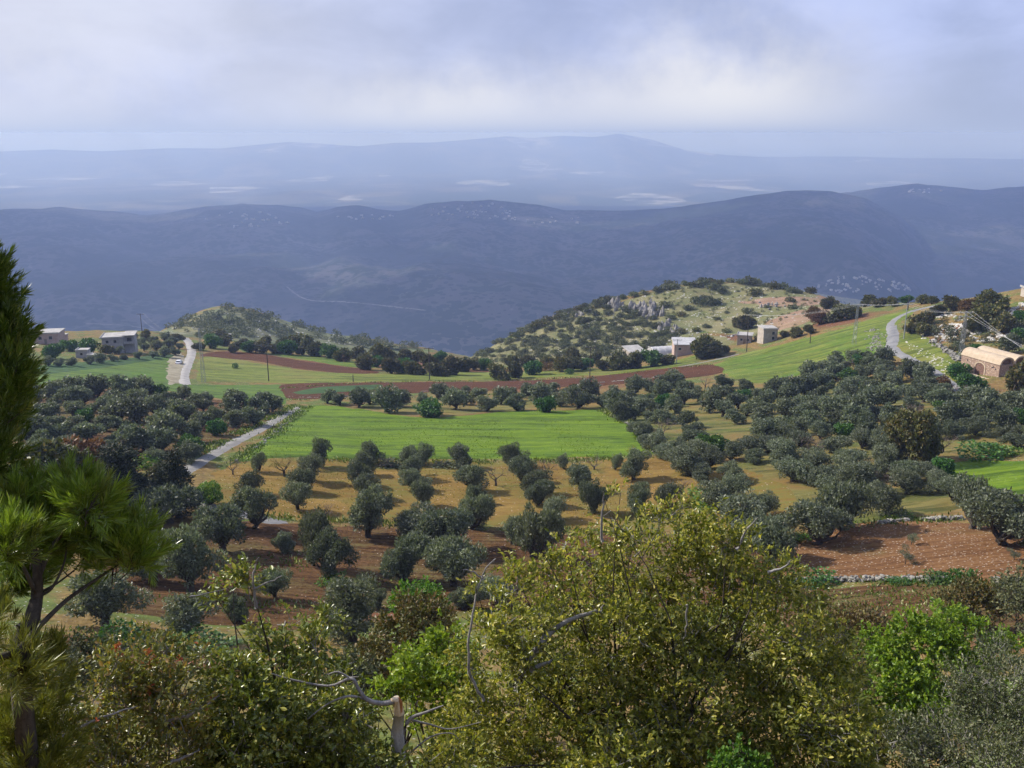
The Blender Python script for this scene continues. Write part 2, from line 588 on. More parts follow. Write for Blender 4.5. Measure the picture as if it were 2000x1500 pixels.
# ------------------------------------------------------------------ the cloud bank whose shadow lies on the ridge
def cloud_bank(cx, cy, z, sx, sy, seed, label):
    n = 110
    gx, gy = np.meshgrid(np.linspace(-1, 1, n), np.linspace(-1, 1, n))
    X, Y = gx * sx, gy * sy
    puff = fbm(X / 1500.0, Y / 1050.0, seed, 5)
    edge = 0.78 - np.hypot(gx, gy) ** 3 * .8 + puff * 1.9
    top = np.clip(edge, 0, 1) ** .6 * (420 + 260 * fbm(X / 420.0, Y / 420.0, seed + 9, 4))
    bot = -np.clip(edge, 0, 1) ** .6 * (60 + 60 * fbm(X / 300.0, Y / 300.0, seed + 4, 3))
    ok = edge > 0
    idx = np.arange(n * n).reshape(n, n)
    a = np.stack([idx[:-1, :-1], idx[:-1, 1:], idx[1:, 1:], idx[1:, :-1]], -1).reshape(-1, 4)
    a = a[ok.ravel()[a].any(1)]
    V = np.concatenate([np.stack([X, Y, top], -1).reshape(-1, 3), np.stack([X, Y, bot - .5], -1).reshape(-1, 3)])
    q = np.concatenate([a, a[:, ::-1] + n * n])
    used, inv = np.unique(q.ravel(), return_inverse=True)
    cm = bpy.data.materials.new('cloud_vapour'); cm.use_nodes = True
    t = NT(cm.node_tree)
    d = t.n('ShaderNodeBsdfDiffuse'); d.inputs[0].default_value = (.8, .82, .86, 1)
    tr = t.n('ShaderNodeBsdfTranslucent'); tr.inputs[0].default_value = (.5, .53, .6, 1)
    ms = t.n('ShaderNodeMixShader'); ms.inputs[0].default_value = .35
    t.l(d.outputs[0], ms.inputs[1]); t.l(tr.outputs[0], ms.inputs[2])
    thin = t.n('ShaderNodeBsdfTransparent')                      # thin vapour lets part of the sun through
    m2 = t.n('ShaderNodeMixShader'); m2.inputs[0].default_value = .52
    t.l(ms.outputs[0], m2.inputs[1]); t.l(thin.outputs[0], m2.inputs[2])
    o = t.n('ShaderNodeOutputMaterial'); t.l(m2.outputs[0], o.inputs[0])
    ob = link('cloud', new_mesh('cloud', V[used], inv.reshape(-1, 4), None, True), cm, None, (cx, cy, z))
    tag(ob, label, 'cloud', kind='stuff')


cloud_bank(-2850, 6600, CAMZ + 2250, 5850, 3750, 3, 'grey cloud bank drifting over the middle ridge')

# ------------------------------------------------------------------ haze over everything
hm = bpy.data.materials.new('haze_air'); hm.use_nodes = True
t = NT(hm.node_tree)
pv = t.n('ShaderNodeVolumePrincipled')
pv.inputs['Color'].default_value = (0.42, 0.56, 1.0, 1)
pv.inputs['Density'].default_value = 1.42e-4
pv.inputs['Anisotropy'].default_value = 0.15
pv.inputs['Absorption Color'].default_value = (.42, .42, .42, 1)
pv.inputs['Density Attribute'].default_value = ''
o = t.n('ShaderNodeOutputMaterial'); t.l(pv.outputs[0], o.inputs['Volume'])
mb = MB(); mb.box(-64000, 64000, -64000, 64000, CAMZ - 1300, CAMZ + 0.5)
hz = link('haze', mb.mesh('haze'), hm)
tag(hz, 'blue haze filling the air between the near hill and far ridges', 'haze', kind='stuff')
# ------------------------------------------------------------------ fields, roads and tracks draped on the ground
def clip_sheet(name, x0, x1, y0, y1, cell, sdf, off, mat):
    """sheet over the terrain wherever sdf(x, y) > 0, cut cleanly along its zero line"""
    nx, ny = max(2, int((x1 - x0) / cell) + 1), max(2, int((y1 - y0) / cell) + 1)
    gx, gy = np.linspace(x0, x1, nx), np.linspace(y0, y1, ny)
    X, Y = np.meshgrid(gx, gy)
    S = sdf(X, Y)
    idx = np.arange(nx * ny).reshape(ny, nx)
    a = np.stack([idx[:-1, :-1], idx[:-1, 1:], idx[1:, 1:], idx[1:, :-1]], -1).reshape(-1, 4)
    Sf = S.ravel()
    ins = (Sf[a] > 0).sum(1)
    quads = a[ins == 4]
    XY = np.stack([X.ravel(), Y.ravel()], 1)
    extra, polys, cache = [], [], {}
    base = nx * ny
    for c in a[(ins > 0) & (ins < 4)]:
        p = []
        for k in range(4):
            i, j = int(c[k]), int(c[(k + 1) % 4])
            if Sf[i] > 0: p.append(i)
            if (Sf[i] > 0) != (Sf[j] > 0):
                key = (min(i, j), max(i, j))
                if key not in cache:
                    f = Sf[i] / (Sf[i] - Sf[j])
                    cache[key] = base + len(extra)
                    extra.append(XY[i] + (XY[j] - XY[i]) * f)
                p.append(cache[key])
        if len(p) >= 3: polys.append(p)
    XYa = np.concatenate([XY, np.array(extra)]) if extra else XY
    used = np.zeros(len(XYa), bool)
    used[quads.ravel()] = True
    for p in polys: used[p] = True
    remap = np.cumsum(used) - 1
    V = XYa[used]
    z = zmesh(V[:, 0], V[:, 1]) + off * np.clip(sdf(V[:, 0], V[:, 1]) / (6 * max(off, .1)), -0.02, 1)      # edges sink into the ground
    me = new_mesh(name, np.c_[V, z], remap[quads], None, True, [[int(remap[i]) for i in p] for p in polys])
    return link(name, me, mat)


def seg_dist(X, Y, pts):
    d = np.full(X.shape, 1e9)
    for (ax, ay), (bx, by) in zip(pts[:-1], pts[1:]):
        vx, vy = bx - ax, by - ay
        t = np.clip(((X - ax) * vx + (Y - ay) * vy) / (vx * vx + vy * vy + 1e-9), 0, 1)
        d = np.minimum(d, np.hypot(X - ax - t * vx, Y - ay - t * vy))
    return d


def inside(X, Y, pts):
    r = np.zeros(X.shape, bool)
    n = len(pts)
    for i in range(n):
        ax, ay = pts[i]; bx, by = pts[(i + 1) % n]
        with np.errstate(divide='ignore', invalid='ignore'):
            c = ((ay > Y) != (by > Y)) & (X < (bx - ax) * (Y - ay) / (by - ay + 1e-12) + ax)
        r ^= c
    return r


def smooth_line(pts, k=6):
    """Catmull-Rom through points"""
    p = [pts[0]] + list(pts) + [pts[-1]]
    out = []
    for i in range(1, len(p) - 2):
        for t in np.linspace(0, 1, k, endpoint=False):
            a, b, c, d = (np.array(p[i + j], float) for j in (-1, 0, 1, 2))
            out.append(tuple(0.5 * ((2 * b) + (-a + c) * t + (2 * a - 5 * b + 4 * c - d) * t * t + (-a + 3 * b - 3 * c + d) * t ** 3)))
    out.append(tuple(pts[-1]))
    return out


FIELDS = {}


def field(name, pix, mat, off, label, rough=1.2, cell=0.8, cat='field', rmin=60, rmax=1e9, k=4):
    pts = smooth_line(pix + [pix[0]], k)[:-1] if k > 1 else pix
    w = [ground(px, py, rmin, rmax) for px, py in pts]
    pts = [(p.x, p.y) for p in w]
    xs, ys = [p[0] for p in pts], [p[1] for p in pts]

    def sdf(X, Y):
        d = seg_dist(X, Y, pts + [pts[0]])
        s = np.where(inside(X, Y, pts), d, -d)
        return s + fbm(X / 4.0, Y / 4.0, len(name) * 7, 5) * rough * 1.5
    o = clip_sheet(name, min(xs) - 2, max(xs) + 2, min(ys) - 2, max(ys) + 2, cell, sdf, off, mat)
    tag(o, label, cat, kind='structure')
    FIELDS[name] = sdf
    return o


def road(name, pix, width, mat, off, label, cell=0.5, rough=0.25, rmin=60, cat='road', rmax=1e9):
    w = [ground(px, py, rmin, rmax) for px, py in smooth_line(pix, 8)]
    pts = [(p.x, p.y) for p in w]
    xs, ys = [p[0] for p in pts], [p[1] for p in pts]

    def sdf(X, Y):
        return width / 2 - seg_dist(X, Y, pts) + fbm(X / 3.0, Y / 3.0, 5, 3) * rough
    o = clip_sheet(name, min(xs) - width, max(xs) + width, min(ys) - width, max(ys) + width, cell, sdf, off, mat)
    tag(o, label, cat, kind='structure')
    return o


def crop_mat(name, c1, c2, c3, dirang=0.0, patch=0.06, stripe=0.55, bump=0.4, flower=0.0):
    """green crop: streaks along the rows, patches, fine blades"""
    m = bpy.data.materials.new(name); m.use_nodes = True
    t = NT(m.node_tree)
    pos = t.n('ShaderNodeNewGeometry').outputs['Position']
    rows = t.noise(t.vmap(pos, (0.035, stripe, 0.05), (0, 0, dirang)), 1.0, 5, 0.62, 0.3)
    pat = t.noise(pos, patch, 4, 0.6)
    fine = t.noise(t.vmap(pos, (1.2, 2.5, 1)), 1.6, 4, 0.7)
    col = t.mix(t.ramp(rows, 0.36, 0.64), c1, c2)
    col = t.mix(t.ramp(pat, 0.45, 0.68), col, c3)
    col = t.mix(t.ramp(fine, 0.5, 0.85), col, c2)
    dk = t.noise(t.vmap(pos, (0.02, 0.22, 0.05), (0, 0, dirang + .05)), 1.0, 6, 0.7, 0.8)
    col = t.mix(t.math('MULTIPLY', t.ramp(dk, 0.49, 0.60), 0.80), col, tuple(x * .5 for x in c1))
    tuft = t.noise(pos, 0.35, 5, 0.75)
    col = t.mix(t.math('MULTIPLY', t.ramp(tuft, 0.48, 0.68), 0.5), col, tuple(min(1, x * 1.25) for x in c2))
    if flower:
        v = t.n('ShaderNodeTexVoronoi'); t.l(pos, v.inputs['Vector']); v.inputs['Scale'].default_value = 1.9
        f = t.math('MULTIPLY', t.math('LESS_THAN', v.outputs['Distance'], 0.2), t.ramp(t.noise(pos, 0.12, 3, .6), 0.54, 0.66))
        col = t.mix(t.math('MULTIPLY', f, flower), col, (0.55, 0.56, 0.35))
    b = t.n('ShaderNodeBsdfPrincipled'); t.l(col, b.inputs['Base Color']); b.inputs['Roughness'].default_value = 0.85
    b.inputs['Specular IOR Level'].default_value = 0.2
    bp = t.n('ShaderNodeBump'); t.l(t.math('ADD', rows, t.math('MULTIPLY', fine, 0.6)), bp.inputs['Height']); bp.inputs['Strength'].default_value = bump; bp.inputs['Distance'].default_value = 0.6
    t.l(bp.outputs[0], b.inputs['Normal'])
    o = t.n('ShaderNodeOutputMaterial'); t.l(b.outputs[0], o.inputs[0])
    return m


def soil_mat(name, c1, c2, weed, weedamt, dirang=0.0, freq=1.6, stones=0.0, bump=0.8):
    """ploughed earth: furrows, clods, weeds and pale stones"""
    m = bpy.data.materials.new(name); m.use_nodes = True
    t = NT(m.node_tree)
    pos = t.n('ShaderNodeNewGeometry').outputs['Position']
    fur = t.noise(t.vmap(pos, (0.07, freq, 0.1), (0, 0, dirang)), 1.0, 4, 0.6, 0.5)
    clod = t.noise(pos, 2.2, 5, 0.75)
    pat = t.noise(pos, 0.07, 5, 0.62, 0.4)
    col = t.mix(t.ramp(t.math('ADD', t.math('MULTIPLY', fur, 0.55), t.math('MULTIPLY', clod, 0.45)), 0.36, 0.64), c1, c2)
    wf = t.math('MULTIPLY', t.ramp(pat, 0.60 - weedamt * 0.3, 0.78 - weedamt * 0.3), t.ramp(t.math('ADD', t.math('MULTIPLY', fur, .5), t.math('MULTIPLY', clod, .5)), 0.38, 0.6))
    col = t.mix(wf, col, weed)
    v = t.n('ShaderNodeTexVoronoi'); t.l(pos, v.inputs['Vector']); v.inputs['Scale'].default_value = 2.3
    sc = t.n('ShaderNodeSeparateColor'); t.l(v.outputs['Color'], sc.inputs[0])
    st = t.math('MULTIPLY', t.math('LESS_THAN', v.outputs['Distance'], 0.22), t.math('GREATER_THAN', sc.outputs[0], 1.0 - stones))
    col = t.mix(st, col, (0.44, 0.36, 0.28))
    b = t.n('ShaderNodeBsdfPrincipled'); t.l(col, b.inputs['Base Color']); b.inputs['Roughness'].default_value = 0.95
    b.inputs['Specular IOR Level'].default_value = 0.12
    bp = t.n('ShaderNodeBump'); t.l(t.math('ADD', fur, t.math('MULTIPLY', clod, 0.7)), bp.inputs['Height']); bp.inputs['Strength'].default_value = bump; bp.inputs['Distance'].default_value = 0.5
    t.l(bp.outputs[0], b.inputs['Normal'])
    o = t.n('ShaderNodeOutputMaterial'); t.l(b.outputs[0], o.inputs[0])
    return m


def plain_mat(name, c1, c2, scale=1.0, rough=0.9, bump=0.3, spec=0.2, stretch=(1, 1, 1), metallic=0.0):
    m = bpy.data.materials.new(name); m.use_nodes = True
    t = NT(m.node_tree)
    pos = t.n('ShaderNodeTexCoord').outputs['Object']
    n = t.noise(t.vmap(pos, stretch), scale, 5, 0.65)
    n2 = t.noise(pos, scale * 7, 3, 0.6)
    col = t.mix(t.ramp(t.math('ADD', t.math('MULTIPLY', n, .7), t.math('MULTIPLY', n2, .3)), 0.36, 0.64), c1, c2)
    b = t.n('ShaderNodeBsdfPrincipled'); t.l(col, b.inputs['Base Color']); b.inputs['Roughness'].default_value = rough
    b.inputs['Specular IOR Level'].default_value = spec
    b.inputs['Metallic'].default_value = metallic
    if bump:
        bp = t.n('ShaderNodeBump'); t.l(n2, bp.inputs['Height']); bp.inputs['Strength'].default_value = bump; bp.inputs['Distance'].default_value = 0.1 / scale
        t.l(bp.outputs[0], b.inputs['Normal'])
    o = t.n('ShaderNodeOutputMaterial'); t.l(b.outputs[0], o.inputs[0])
    return m


M_WHEAT = crop_mat('young_wheat', (0.058, 0.118, 0.003), (0.122, 0.188, 0.005), (0.098, 0.165, 0.004), 0.03, flower=0.35)
M_CROP2 = crop_mat('left_crop', (0.055, 0.105, 0.012), (0.095, 0.150, 0.018), (0.065, 0.140, 0.010), 0.10, 0.035, 0.35)
M_CROPDK = crop_mat('dark_crop', (0.028, 0.070, 0.018), (0.045, 0.095, 0.022), (0.04, 0.085, 0.02), 0.0)
M_MEADOW = crop_mat('meadow', (0.085, 0.120, 0.014), (0.165, 0.190, 0.028), (0.160, 0.150, 0.030), 0.25, 0.045, 0.30, 0.5, flower=0.5)
M_SLOPE = crop_mat('slope_meadow', (0.078, 0.125, 0.010), (0.158, 0.182, 0.026), (0.072, 0.138, 0.010), -0.35, 0.05, 0.28, 0.5, flower=0.6)
M_OCHRE = soil_mat('ochre_orchard_soil', (0.165, 0.098, 0.024), (0.255, 0.165, 0.045), (0.135, 0.130, 0.030), 0.75, 0.02, 0.7, 0.12, 0.5)
M_BROWN = soil_mat('brown_ploughed_soil', (0.050, 0.023, 0.009), (0.165, 0.086, 0.034), (0.135, 0.125, 0.045), 0.50, -0.05, 1.5, 0.10, 0.9)
M_ORANGE = soil_mat('orange_stony_soil', (0.115, 0.052, 0.020), (0.245, 0.130, 0.056), (0.140, 0.125, 0.045), 0.18, -0.12, 1.2, 0.85, 0.9)
M_RED = soil_mat('dark_red_ploughed_soil', (0.058, 0.023, 0.011), (0.118, 0.050, 0.024), (0.10, 0.08, 0.04), 0.02, 0.08, 1.0, 0.06, 0.9)
M_GRASSY = crop_mat('orchard_grass', (0.085, 0.105, 0.020), (0.180, 0.150, 0.045), (0.210, 0.125, 0.040), 0.3, 0.09, 0.25, 0.6, flower=0.2)
M_HILLGRASS = soil_mat('dry_hill_grass', (0.150, 0.135, 0.060), (0.245, 0.220, 0.110), (0.105, 0.125, 0.045), 0.75, 0.3, 0.3, 0.35, 0.6)
M_REDROCK = soil_mat('bare_red_earth', (0.22, 0.135, 0.085), (0.31, 0.21, 0.145), (0.2, 0.17, 0.08), 0.5, 0.2, 0.4, 0.3, 0.6)
M_KNOLL = crop_mat('knoll_grass', (0.085, 0.105, 0.040), (0.150, 0.165, 0.070), (0.180, 0.170, 0.090), 0.3, 0.05, 0.12, 0.5, flower=0.5)
M_ASPHALT = plain_mat('worn_asphalt', (0.16, 0.16, 0.165), (0.24, 0.235, 0.23), 0.35, 0.9, 0.2)
M_LANE = plain_mat('dusty_lane', (0.19, 0.18, 0.165), (0.28, 0.265, 0.24), 0.3, 0.92, 0.3)
M_TRACK = plain_mat('pale_lane', (0.27, 0.255, 0.235), (0.38, 0.36, 0.33), 0.3, 0.92, 0.2)
M_DIRT = plain_mat('dry_verge', (0.20, 0.17, 0.11), (0.31, 0.28, 0.20), 0.25, 0.95, 0.4)
M_FARTRACK = plain_mat('far_dirt_track', (0.10, 0.095, 0.09), (0.19, 0.18, 0.17), 0.01, 0.95, 0)
M_PALE = plain_mat('pale_quarry_track', (0.14, 0.13, 0.12), (0.30, 0.28, 0.26), 0.01, 0.95, 0)

field('orchard_floor', [(395, 950), (440, 915), (520, 898), (800, 900), (1100, 902), (1290, 890), (1400, 905), (1500, 930), (1570, 985), (1510, 1030), (1300, 1035), (1000, 1024), (700, 1018), (520, 1010), (420, 985)],
      M_OCHRE, 0.10, 'ochre orchard floor between rows of olive trees', 1.6)
field('ploughed_soil', [(300, 1060), (380, 1015), (520, 1020), (800, 1034), (1000, 1040), (1200, 1046), (1480, 1050), (1520, 1120), (1400, 1180), (1100, 1190), (700, 1200), (520, 1230), (330, 1210), (200, 1190), (200, 1110)],
      M_BROWN, 0.11, 'dark brown ploughed soil under the nearest olive trees', 1.5)
field('stony_soil', [(1480, 1090), (1540, 1050), (1680, 1020), (1850, 1018), (2020, 1030), (2300, 1040), (2300, 1130), (1900, 1135), (1700, 1130), (1540, 1128)],
      M_ORANGE, 0.12, 'orange stony ploughed plot beside the lower terrace wall', 1.2)
field('terrace_strip', [(1500, 1150), (1700, 1142), (1900, 1146), (2200, 1150), (2200, 1230), (1900, 1240), (1600, 1230), (1480, 1200)],
      M_BROWN, 0.12, 'weedy brown strip below the stone terrace wall', 1.5)
field('lower_strip', [(90, 1240), (300, 1255), (420, 1262), (520, 1300), (430, 1330), (250, 1320), (90, 1300)], M_BROWN, 0.12, 'bare soil strip behind the red-tipped shrub', 1.0)
field('wheat_field', [(462, 900), (500, 868), (540, 836), (578, 803), (610, 791), (690, 797), (760, 808), (830, 816), (900, 812), (1000, 803), (1100, 802), (1172, 801), (1210, 820), (1255, 850), (1275, 888), (1180, 893), (1000, 897), (800, 897), (640, 896), (540, 895)],
      M_WHEAT, 0.16, 'bright green young wheat field in the centre', 0.9)
field('grove_floor', [(1290, 890), (1240, 840), (1180, 800), (1300, 760), (1450, 740), (1600, 745), (1750, 760), (1900, 790), (2100, 800), (2250, 900), (2000, 890), (1830, 905), (1900, 990), (1700, 1015), (1540, 985), (1420, 915)],
      M_GRASSY, 0.08, 'grassy ochre floor of the large olive grove', 2.0)
field('grove_floor', [(40, 900), (60, 770), (230, 757), (330, 768), (430, 782), (545, 795), (520, 822), (430, 865), (380, 895)], M_BROWN, 0.08, 'weedy brown floor of the dense olive grove beside the lane', 1.5)
field('meadow_strip', [(720, 812), (720, 785), (900, 778), (1150, 775), (1190, 800), (1000, 802), (860, 814)], M_GRASSY, 0.10, 'grass strip under the olive row behind the wheat field', 0.8)
field('crop_field', [(66, 760), (66, 716), (200, 708), (330, 694), (338, 720), (340, 748), (450, 752), (556, 752), (560, 770), (545, 792), (430, 778), (330, 764), (230, 754), (120, 758)],
      M_CROP2, 0.14, 'green crop field beside the pale lane', 0.6)
field('crop_field', [(66, 735), (66, 716), (200, 704), (325, 692), (330, 700), (200, 720)], M_CROPDK, 0.20, 'darker narrow green crop strip below the concrete house', 0.5)
field('meadow', [(385, 744), (392, 700), (440, 700), (520, 712), (620, 726), (740, 730), (900, 726), (1000, 728), (1120, 722), (1260, 715), (1380, 690), (1300, 722), (1000, 740), (700, 746), (540, 748)],
      M_MEADOW, 0.12, 'yellow-green meadow beyond the lane', 0.8)
field('meadow', [(520, 690), (600, 694), (700, 706), (740, 718), (680, 716), (600, 704)], M_SLOPE, 0.12, 'small bright meadow above the narrow ploughed strip', 0.8)
field('ploughed_strip', [(392, 692), (440, 686), (520, 693), (610, 708), (738, 725), (700, 731), (590, 721), (490, 704), (400, 697)], M_RED, 0.18, 'narrow dark ploughed strip crossing the meadow', 0.4)
field('ploughed_field', [(542, 762), (560, 750), (740, 747), (960, 745), (1120, 739), (1260, 724), (1380, 712), (1420, 722), (1380, 734), (1250, 748), (1000, 761), (760, 770), (580, 780)], M_RED, 0.18, 'long dark red ploughed field behind the wheat field', 0.5)
field('crop_strip', [(562, 768), (620, 757), (700, 753), (752, 752), (742, 762), (660, 768), (590, 772)], M_CROPDK, 0.24, 'dark green crop strip within the red ploughed field', 0.4)
field('slope_meadow', [(1385, 716), (1450, 692), (1560, 664), (1650, 640), (1720, 618), (1790, 606), (1745, 640), (1735, 672), (1705, 696), (1600, 720), (1500, 748), (1440, 740)], M_SLOPE, 0.14, 'bright green slope rising to the bend in the road', 0.8)
field('slope_meadow', [(1760, 650), (1800, 655), (1860, 690), (1890, 725), (1860, 760), (1800, 730), (1758, 700)], M_MEADOW, 0.14, 'stony green slope between the road and the vaulted building', 0.8)
field('green_field', [(1830, 912), (1880, 900), (2000, 900), (2250, 900), (2250, 990), (2000, 985), (1920, 968), (1860, 940)], M_WHEAT, 0.16, 'shaded green field under the big dark oak', 0.5)
field('hill_grass', [(1180, 600), (1300, 565), (1420, 552), (1520, 560), (1640, 580), (1720, 592), (1660, 612), (1560, 640), (1480, 655), (1400, 650), (1320, 640), (1260, 620)], M_HILLGRASS, 0.16, 'dry grassy top of the rocky hill', 2.5, 1.2)
field('hill_grass', [(900, 705), (1000, 660), (1100, 618), (1180, 600), (1270, 622), (1380, 655), (1440, 668), (1300, 695), (1150, 712), (1000, 716)], M_HILLGRASS, 0.14, 'stony scrub slope of the rocky hill', 2.5, 1.2)
field('bare_earth', [(1490, 630), (1540, 612), (1600, 600), (1630, 604), (1590, 625), (1530, 645), (1490, 650)], M_REDROCK, 0.24, 'bare reddish earth scar on the rocky hill', 1.8, 0.8)
field('bare_earth', [(1440, 590), (1530, 580), (1640, 586), (1600, 596), (1500, 600)], M_REDROCK, 0.22, 'long patch of pale reddish earth near the hill top', 2.5, 0.8)
field('knoll_grass', [(300, 655), (350, 632), (430, 602), (520, 616), (640, 646), (760, 672), (840, 690), (760, 700), (640, 690), (500, 672), (400, 664)], M_KNOLL, 0.2, 'pale green grass of the wooded knoll', 3, 1.6, rmin=480, rmax=900)
field('bare_earth', [(330, 640), (370, 622), (400, 622), (395, 648), (340, 650)], M_HILLGRASS, 0.24, 'bare pale earth on the side of the wooded knoll', 1.5, 0.8)
field('verge', [(325, 700), (352, 690), (362, 712), (350, 748), (322, 748)], M_DIRT, 0.20, 'dry stony verge beside the pale lane', 0.8, 0.6)

road('lane', [(362, 752), (358, 735), (366, 712), (374, 690), (370, 672), (362, 660)], 3.5, M_TRACK, 0.28, 'pale concrete lane winding up past the parked car')
road('lane', [(355, 925), (400, 897), (450, 868), (500, 843), (545, 817), (585, 796)], 2.6, M_LANE, 0.28, 'grey lane running up beside the wheat field')
road('lane', [(290, 968), (340, 972), (400, 988), (470, 1002), (540, 1022)], 3.0, M_ASPHALT, 0.28, 'grey lane glimpsed between the nearer olive trees', rough=0.5)
road('road', [(1722, 694), (1738, 676), (1742, 655), (1738, 638), (1752, 622), (1785, 607), (1830, 597)], 4.2, M_ASPHALT, 0.30, 'grey asphalt road bending up and over the rise')
road('road', [(1738, 680), (1780, 702), (1825, 726), (1875, 760), (1940, 784), (2000, 790), (2060, 792)], 3.4, M_ASPHALT, 0.27, 'asphalt road running down behind the vaulted building grove')
road('lane', [(1690, 925), (1730, 912), (1775, 905), (1820, 912)], 3.2, M_ASPHALT, 0.24, 'grey lane bend under the big dark oak')
road('track', [(1290, 722), (1340, 714), (1400, 702), (1440, 692)], 1.6, M_PALE, 0.3, 'thin pale track along the edge of the ploughed field', cat='track')
road('track', [(560, 560), (600, 585), (680, 590), (760, 598), (830, 606)], 8, M_FARTRACK, 4.0, 'pale track across the foot of the far ridge', 7.0, 4.0, 2200, 'track')
road('track', [(170, 632), (250, 636), (300, 645)], 8, M_FARTRACK, 4.0, 'pale track low on the far ridge above the houses', 7.0, 4.0, 1500, 'track')
for pts, lab in (([(1345, 361), (1385, 360), (1420, 362), (1400, 365), (1360, 365)], 'brightest pale patch on the hazy plain'), ([(1380, 353), (1470, 351), (1475, 353), (1400, 355)], 'thin pale streak on the hazy plain'),
                 ([(1010, 329), (1100, 329), (1100, 331), (1020, 332)], 'pale fields below the far mountains')):
    field('pale_patch', pts, M_PALE, 9.0, lab, 15, 45, 'field', 8550, k=1)
# ------------------------------------------------------------------ plants
def leaf_mat(name, c1, c2, c3=None, amt3=0.1, rough=0.5, spec=0.3, trans=0.25, var=0.5):
    """leaf: colour varies leaf by leaf and tree by tree; some light comes through"""
    m = bpy.data.materials.new(name); m.use_nodes = True
    t = NT(m.node_tree)
    g = t.n('ShaderNodeNewGeometry')
    rnd = g.outputs['Random Per Island']
    oi = t.n('ShaderNodeObjectInfo').outputs['Random']
    pos = t.n('ShaderNodeTexCoord').outputs['Object']
    cl = t.noise(pos, 0.9, 3, 0.6)
    f = t.math('ADD', t.math('MULTIPLY', rnd, 0.55), t.math('MULTIPLY', cl, 0.45))
    col = t.mix(t.ramp(f, 0.2, 0.8), c1, c2)
    if c3:
        h = t.math('FRACT', t.math('MULTIPLY', rnd, 17.31))
        col = t.mix(t.math('LESS_THAN', h, amt3), col, c3)
    val = t.math('ADD', 1.0 - var * 0.5, t.math('MULTIPLY', oi, var))
    hs = t.n('ShaderNodeHueSaturation'); t.l(col, hs.inputs['Color']); t.l(val, hs.inputs['Value'])
    t.l(t.math('ADD', 0.485, t.math('MULTIPLY', t.math('FRACT', t.math('MULTIPLY', oi, 7.7)), 0.03)), hs.inputs['Hue'])
    col = hs.outputs[0]
    b = t.n('ShaderNodeBsdfPrincipled'); t.l(col, b.inputs['Base Color'])
    b.inputs['Roughness'].default_value = rough
    b.inputs['Specular IOR Level'].default_value = spec
    tr = t.n('ShaderNodeBsdfTranslucent')
    t.l(t.mix(1.0, col, (1.25, 1.3, 0.7), 'MULTIPLY'), tr.inputs[0])
    ms = t.n('ShaderNodeMixShader'); ms.inputs[0].default_value = trans
    t.l(b.outputs[0], ms.inputs[1]); t.l(tr.outputs[0], ms.inputs[2])
    o = t.n('ShaderNodeOutputMaterial'); t.l(ms.outputs[0], o.inputs[0])
    return m


def bark_mat(name, c1, c2, scale=6.0):
    return plain_mat(name, c1, c2, scale, 0.85, 0.6, 0.2, (1, 1, 0.25))


M_OLIVE = leaf_mat('olive_leaf', (0.062, 0.079, 0.046), (0.160, 0.186, 0.112), (0.21, 0.225, 0.16), 0.12, 0.5, 0.35, 0.28, 0.60)
M_OAK = leaf_mat('oak_leaf', (0.045, 0.056, 0.017), (0.115, 0.115, 0.034), (0.15, 0.115, 0.035), 0.15, 0.5, 0.3, 0.2, 0.6)
M_SCRUB = leaf_mat('scrub_leaf', (0.060, 0.076, 0.036), (0.135, 0.145, 0.070), (0.15, 0.15, 0.08), 0.1, 0.6, 0.2, 0.15, 0.6)
M_FRESH = leaf_mat('fresh_leaf', (0.060, 0.130, 0.014), (0.145, 0.235, 0.026), (0.22, 0.29, 0.05), 0.10, 0.5, 0.3, 0.35, 0.2)
M_GREENTREE = leaf_mat('deep_green_leaf', (0.030, 0.080, 0.014), (0.070, 0.150, 0.026), (0.10, 0.19, 0.04), 0.1, 0.5, 0.3, 0.25, 0.3)
M_CONIF = leaf_mat('dark_conifer_leaf', (0.012, 0.022, 0.010), (0.036, 0.050, 0.020), (0.06, 0.07, 0.03), 0.1, 0.6, 0.2, 0.10, 0.2)
M_RUST = leaf_mat('russet_leaf', (0.100, 0.055, 0.022), (0.180, 0.105, 0.045), None, 0, 0.6, 0.2, 0.2, 0.4)
M_YELLOW = leaf_mat('yellow_catkin_leaf', (0.130, 0.115, 0.020), (0.240, 0.210, 0.035), None, 0, 0.6, 0.2, 0.3, 0.3)
M_BARE = plain_mat('grey_pink_twig', (0.14, 0.105, 0.085), (0.24, 0.18, 0.15), 3, 0.9, 0)
M_BARK = bark_mat('dark_bark', (0.035, 0.028, 0.022), (0.085, 0.070, 0.055))
M_GREYBARK = bark_mat('grey_bark', (0.14, 0.13, 0.12), (0.30, 0.28, 0.26), 9.0)
M_WEED = leaf_mat('weed_blade', (0.060, 0.095, 0.018), (0.130, 0.170, 0.035), (0.40, 0.42, 0.22), 0.12, 0.6, 0.2, 0.3, 0.3)
M_STONE = plain_mat('limestone', (0.36, 0.34, 0.30), (0.58, 0.55, 0.50), 1.4, 0.9, 0.5)


def unit(v):
    return v / np.maximum(np.linalg.norm(v, axis=-1, keepdims=True), 1e-9)


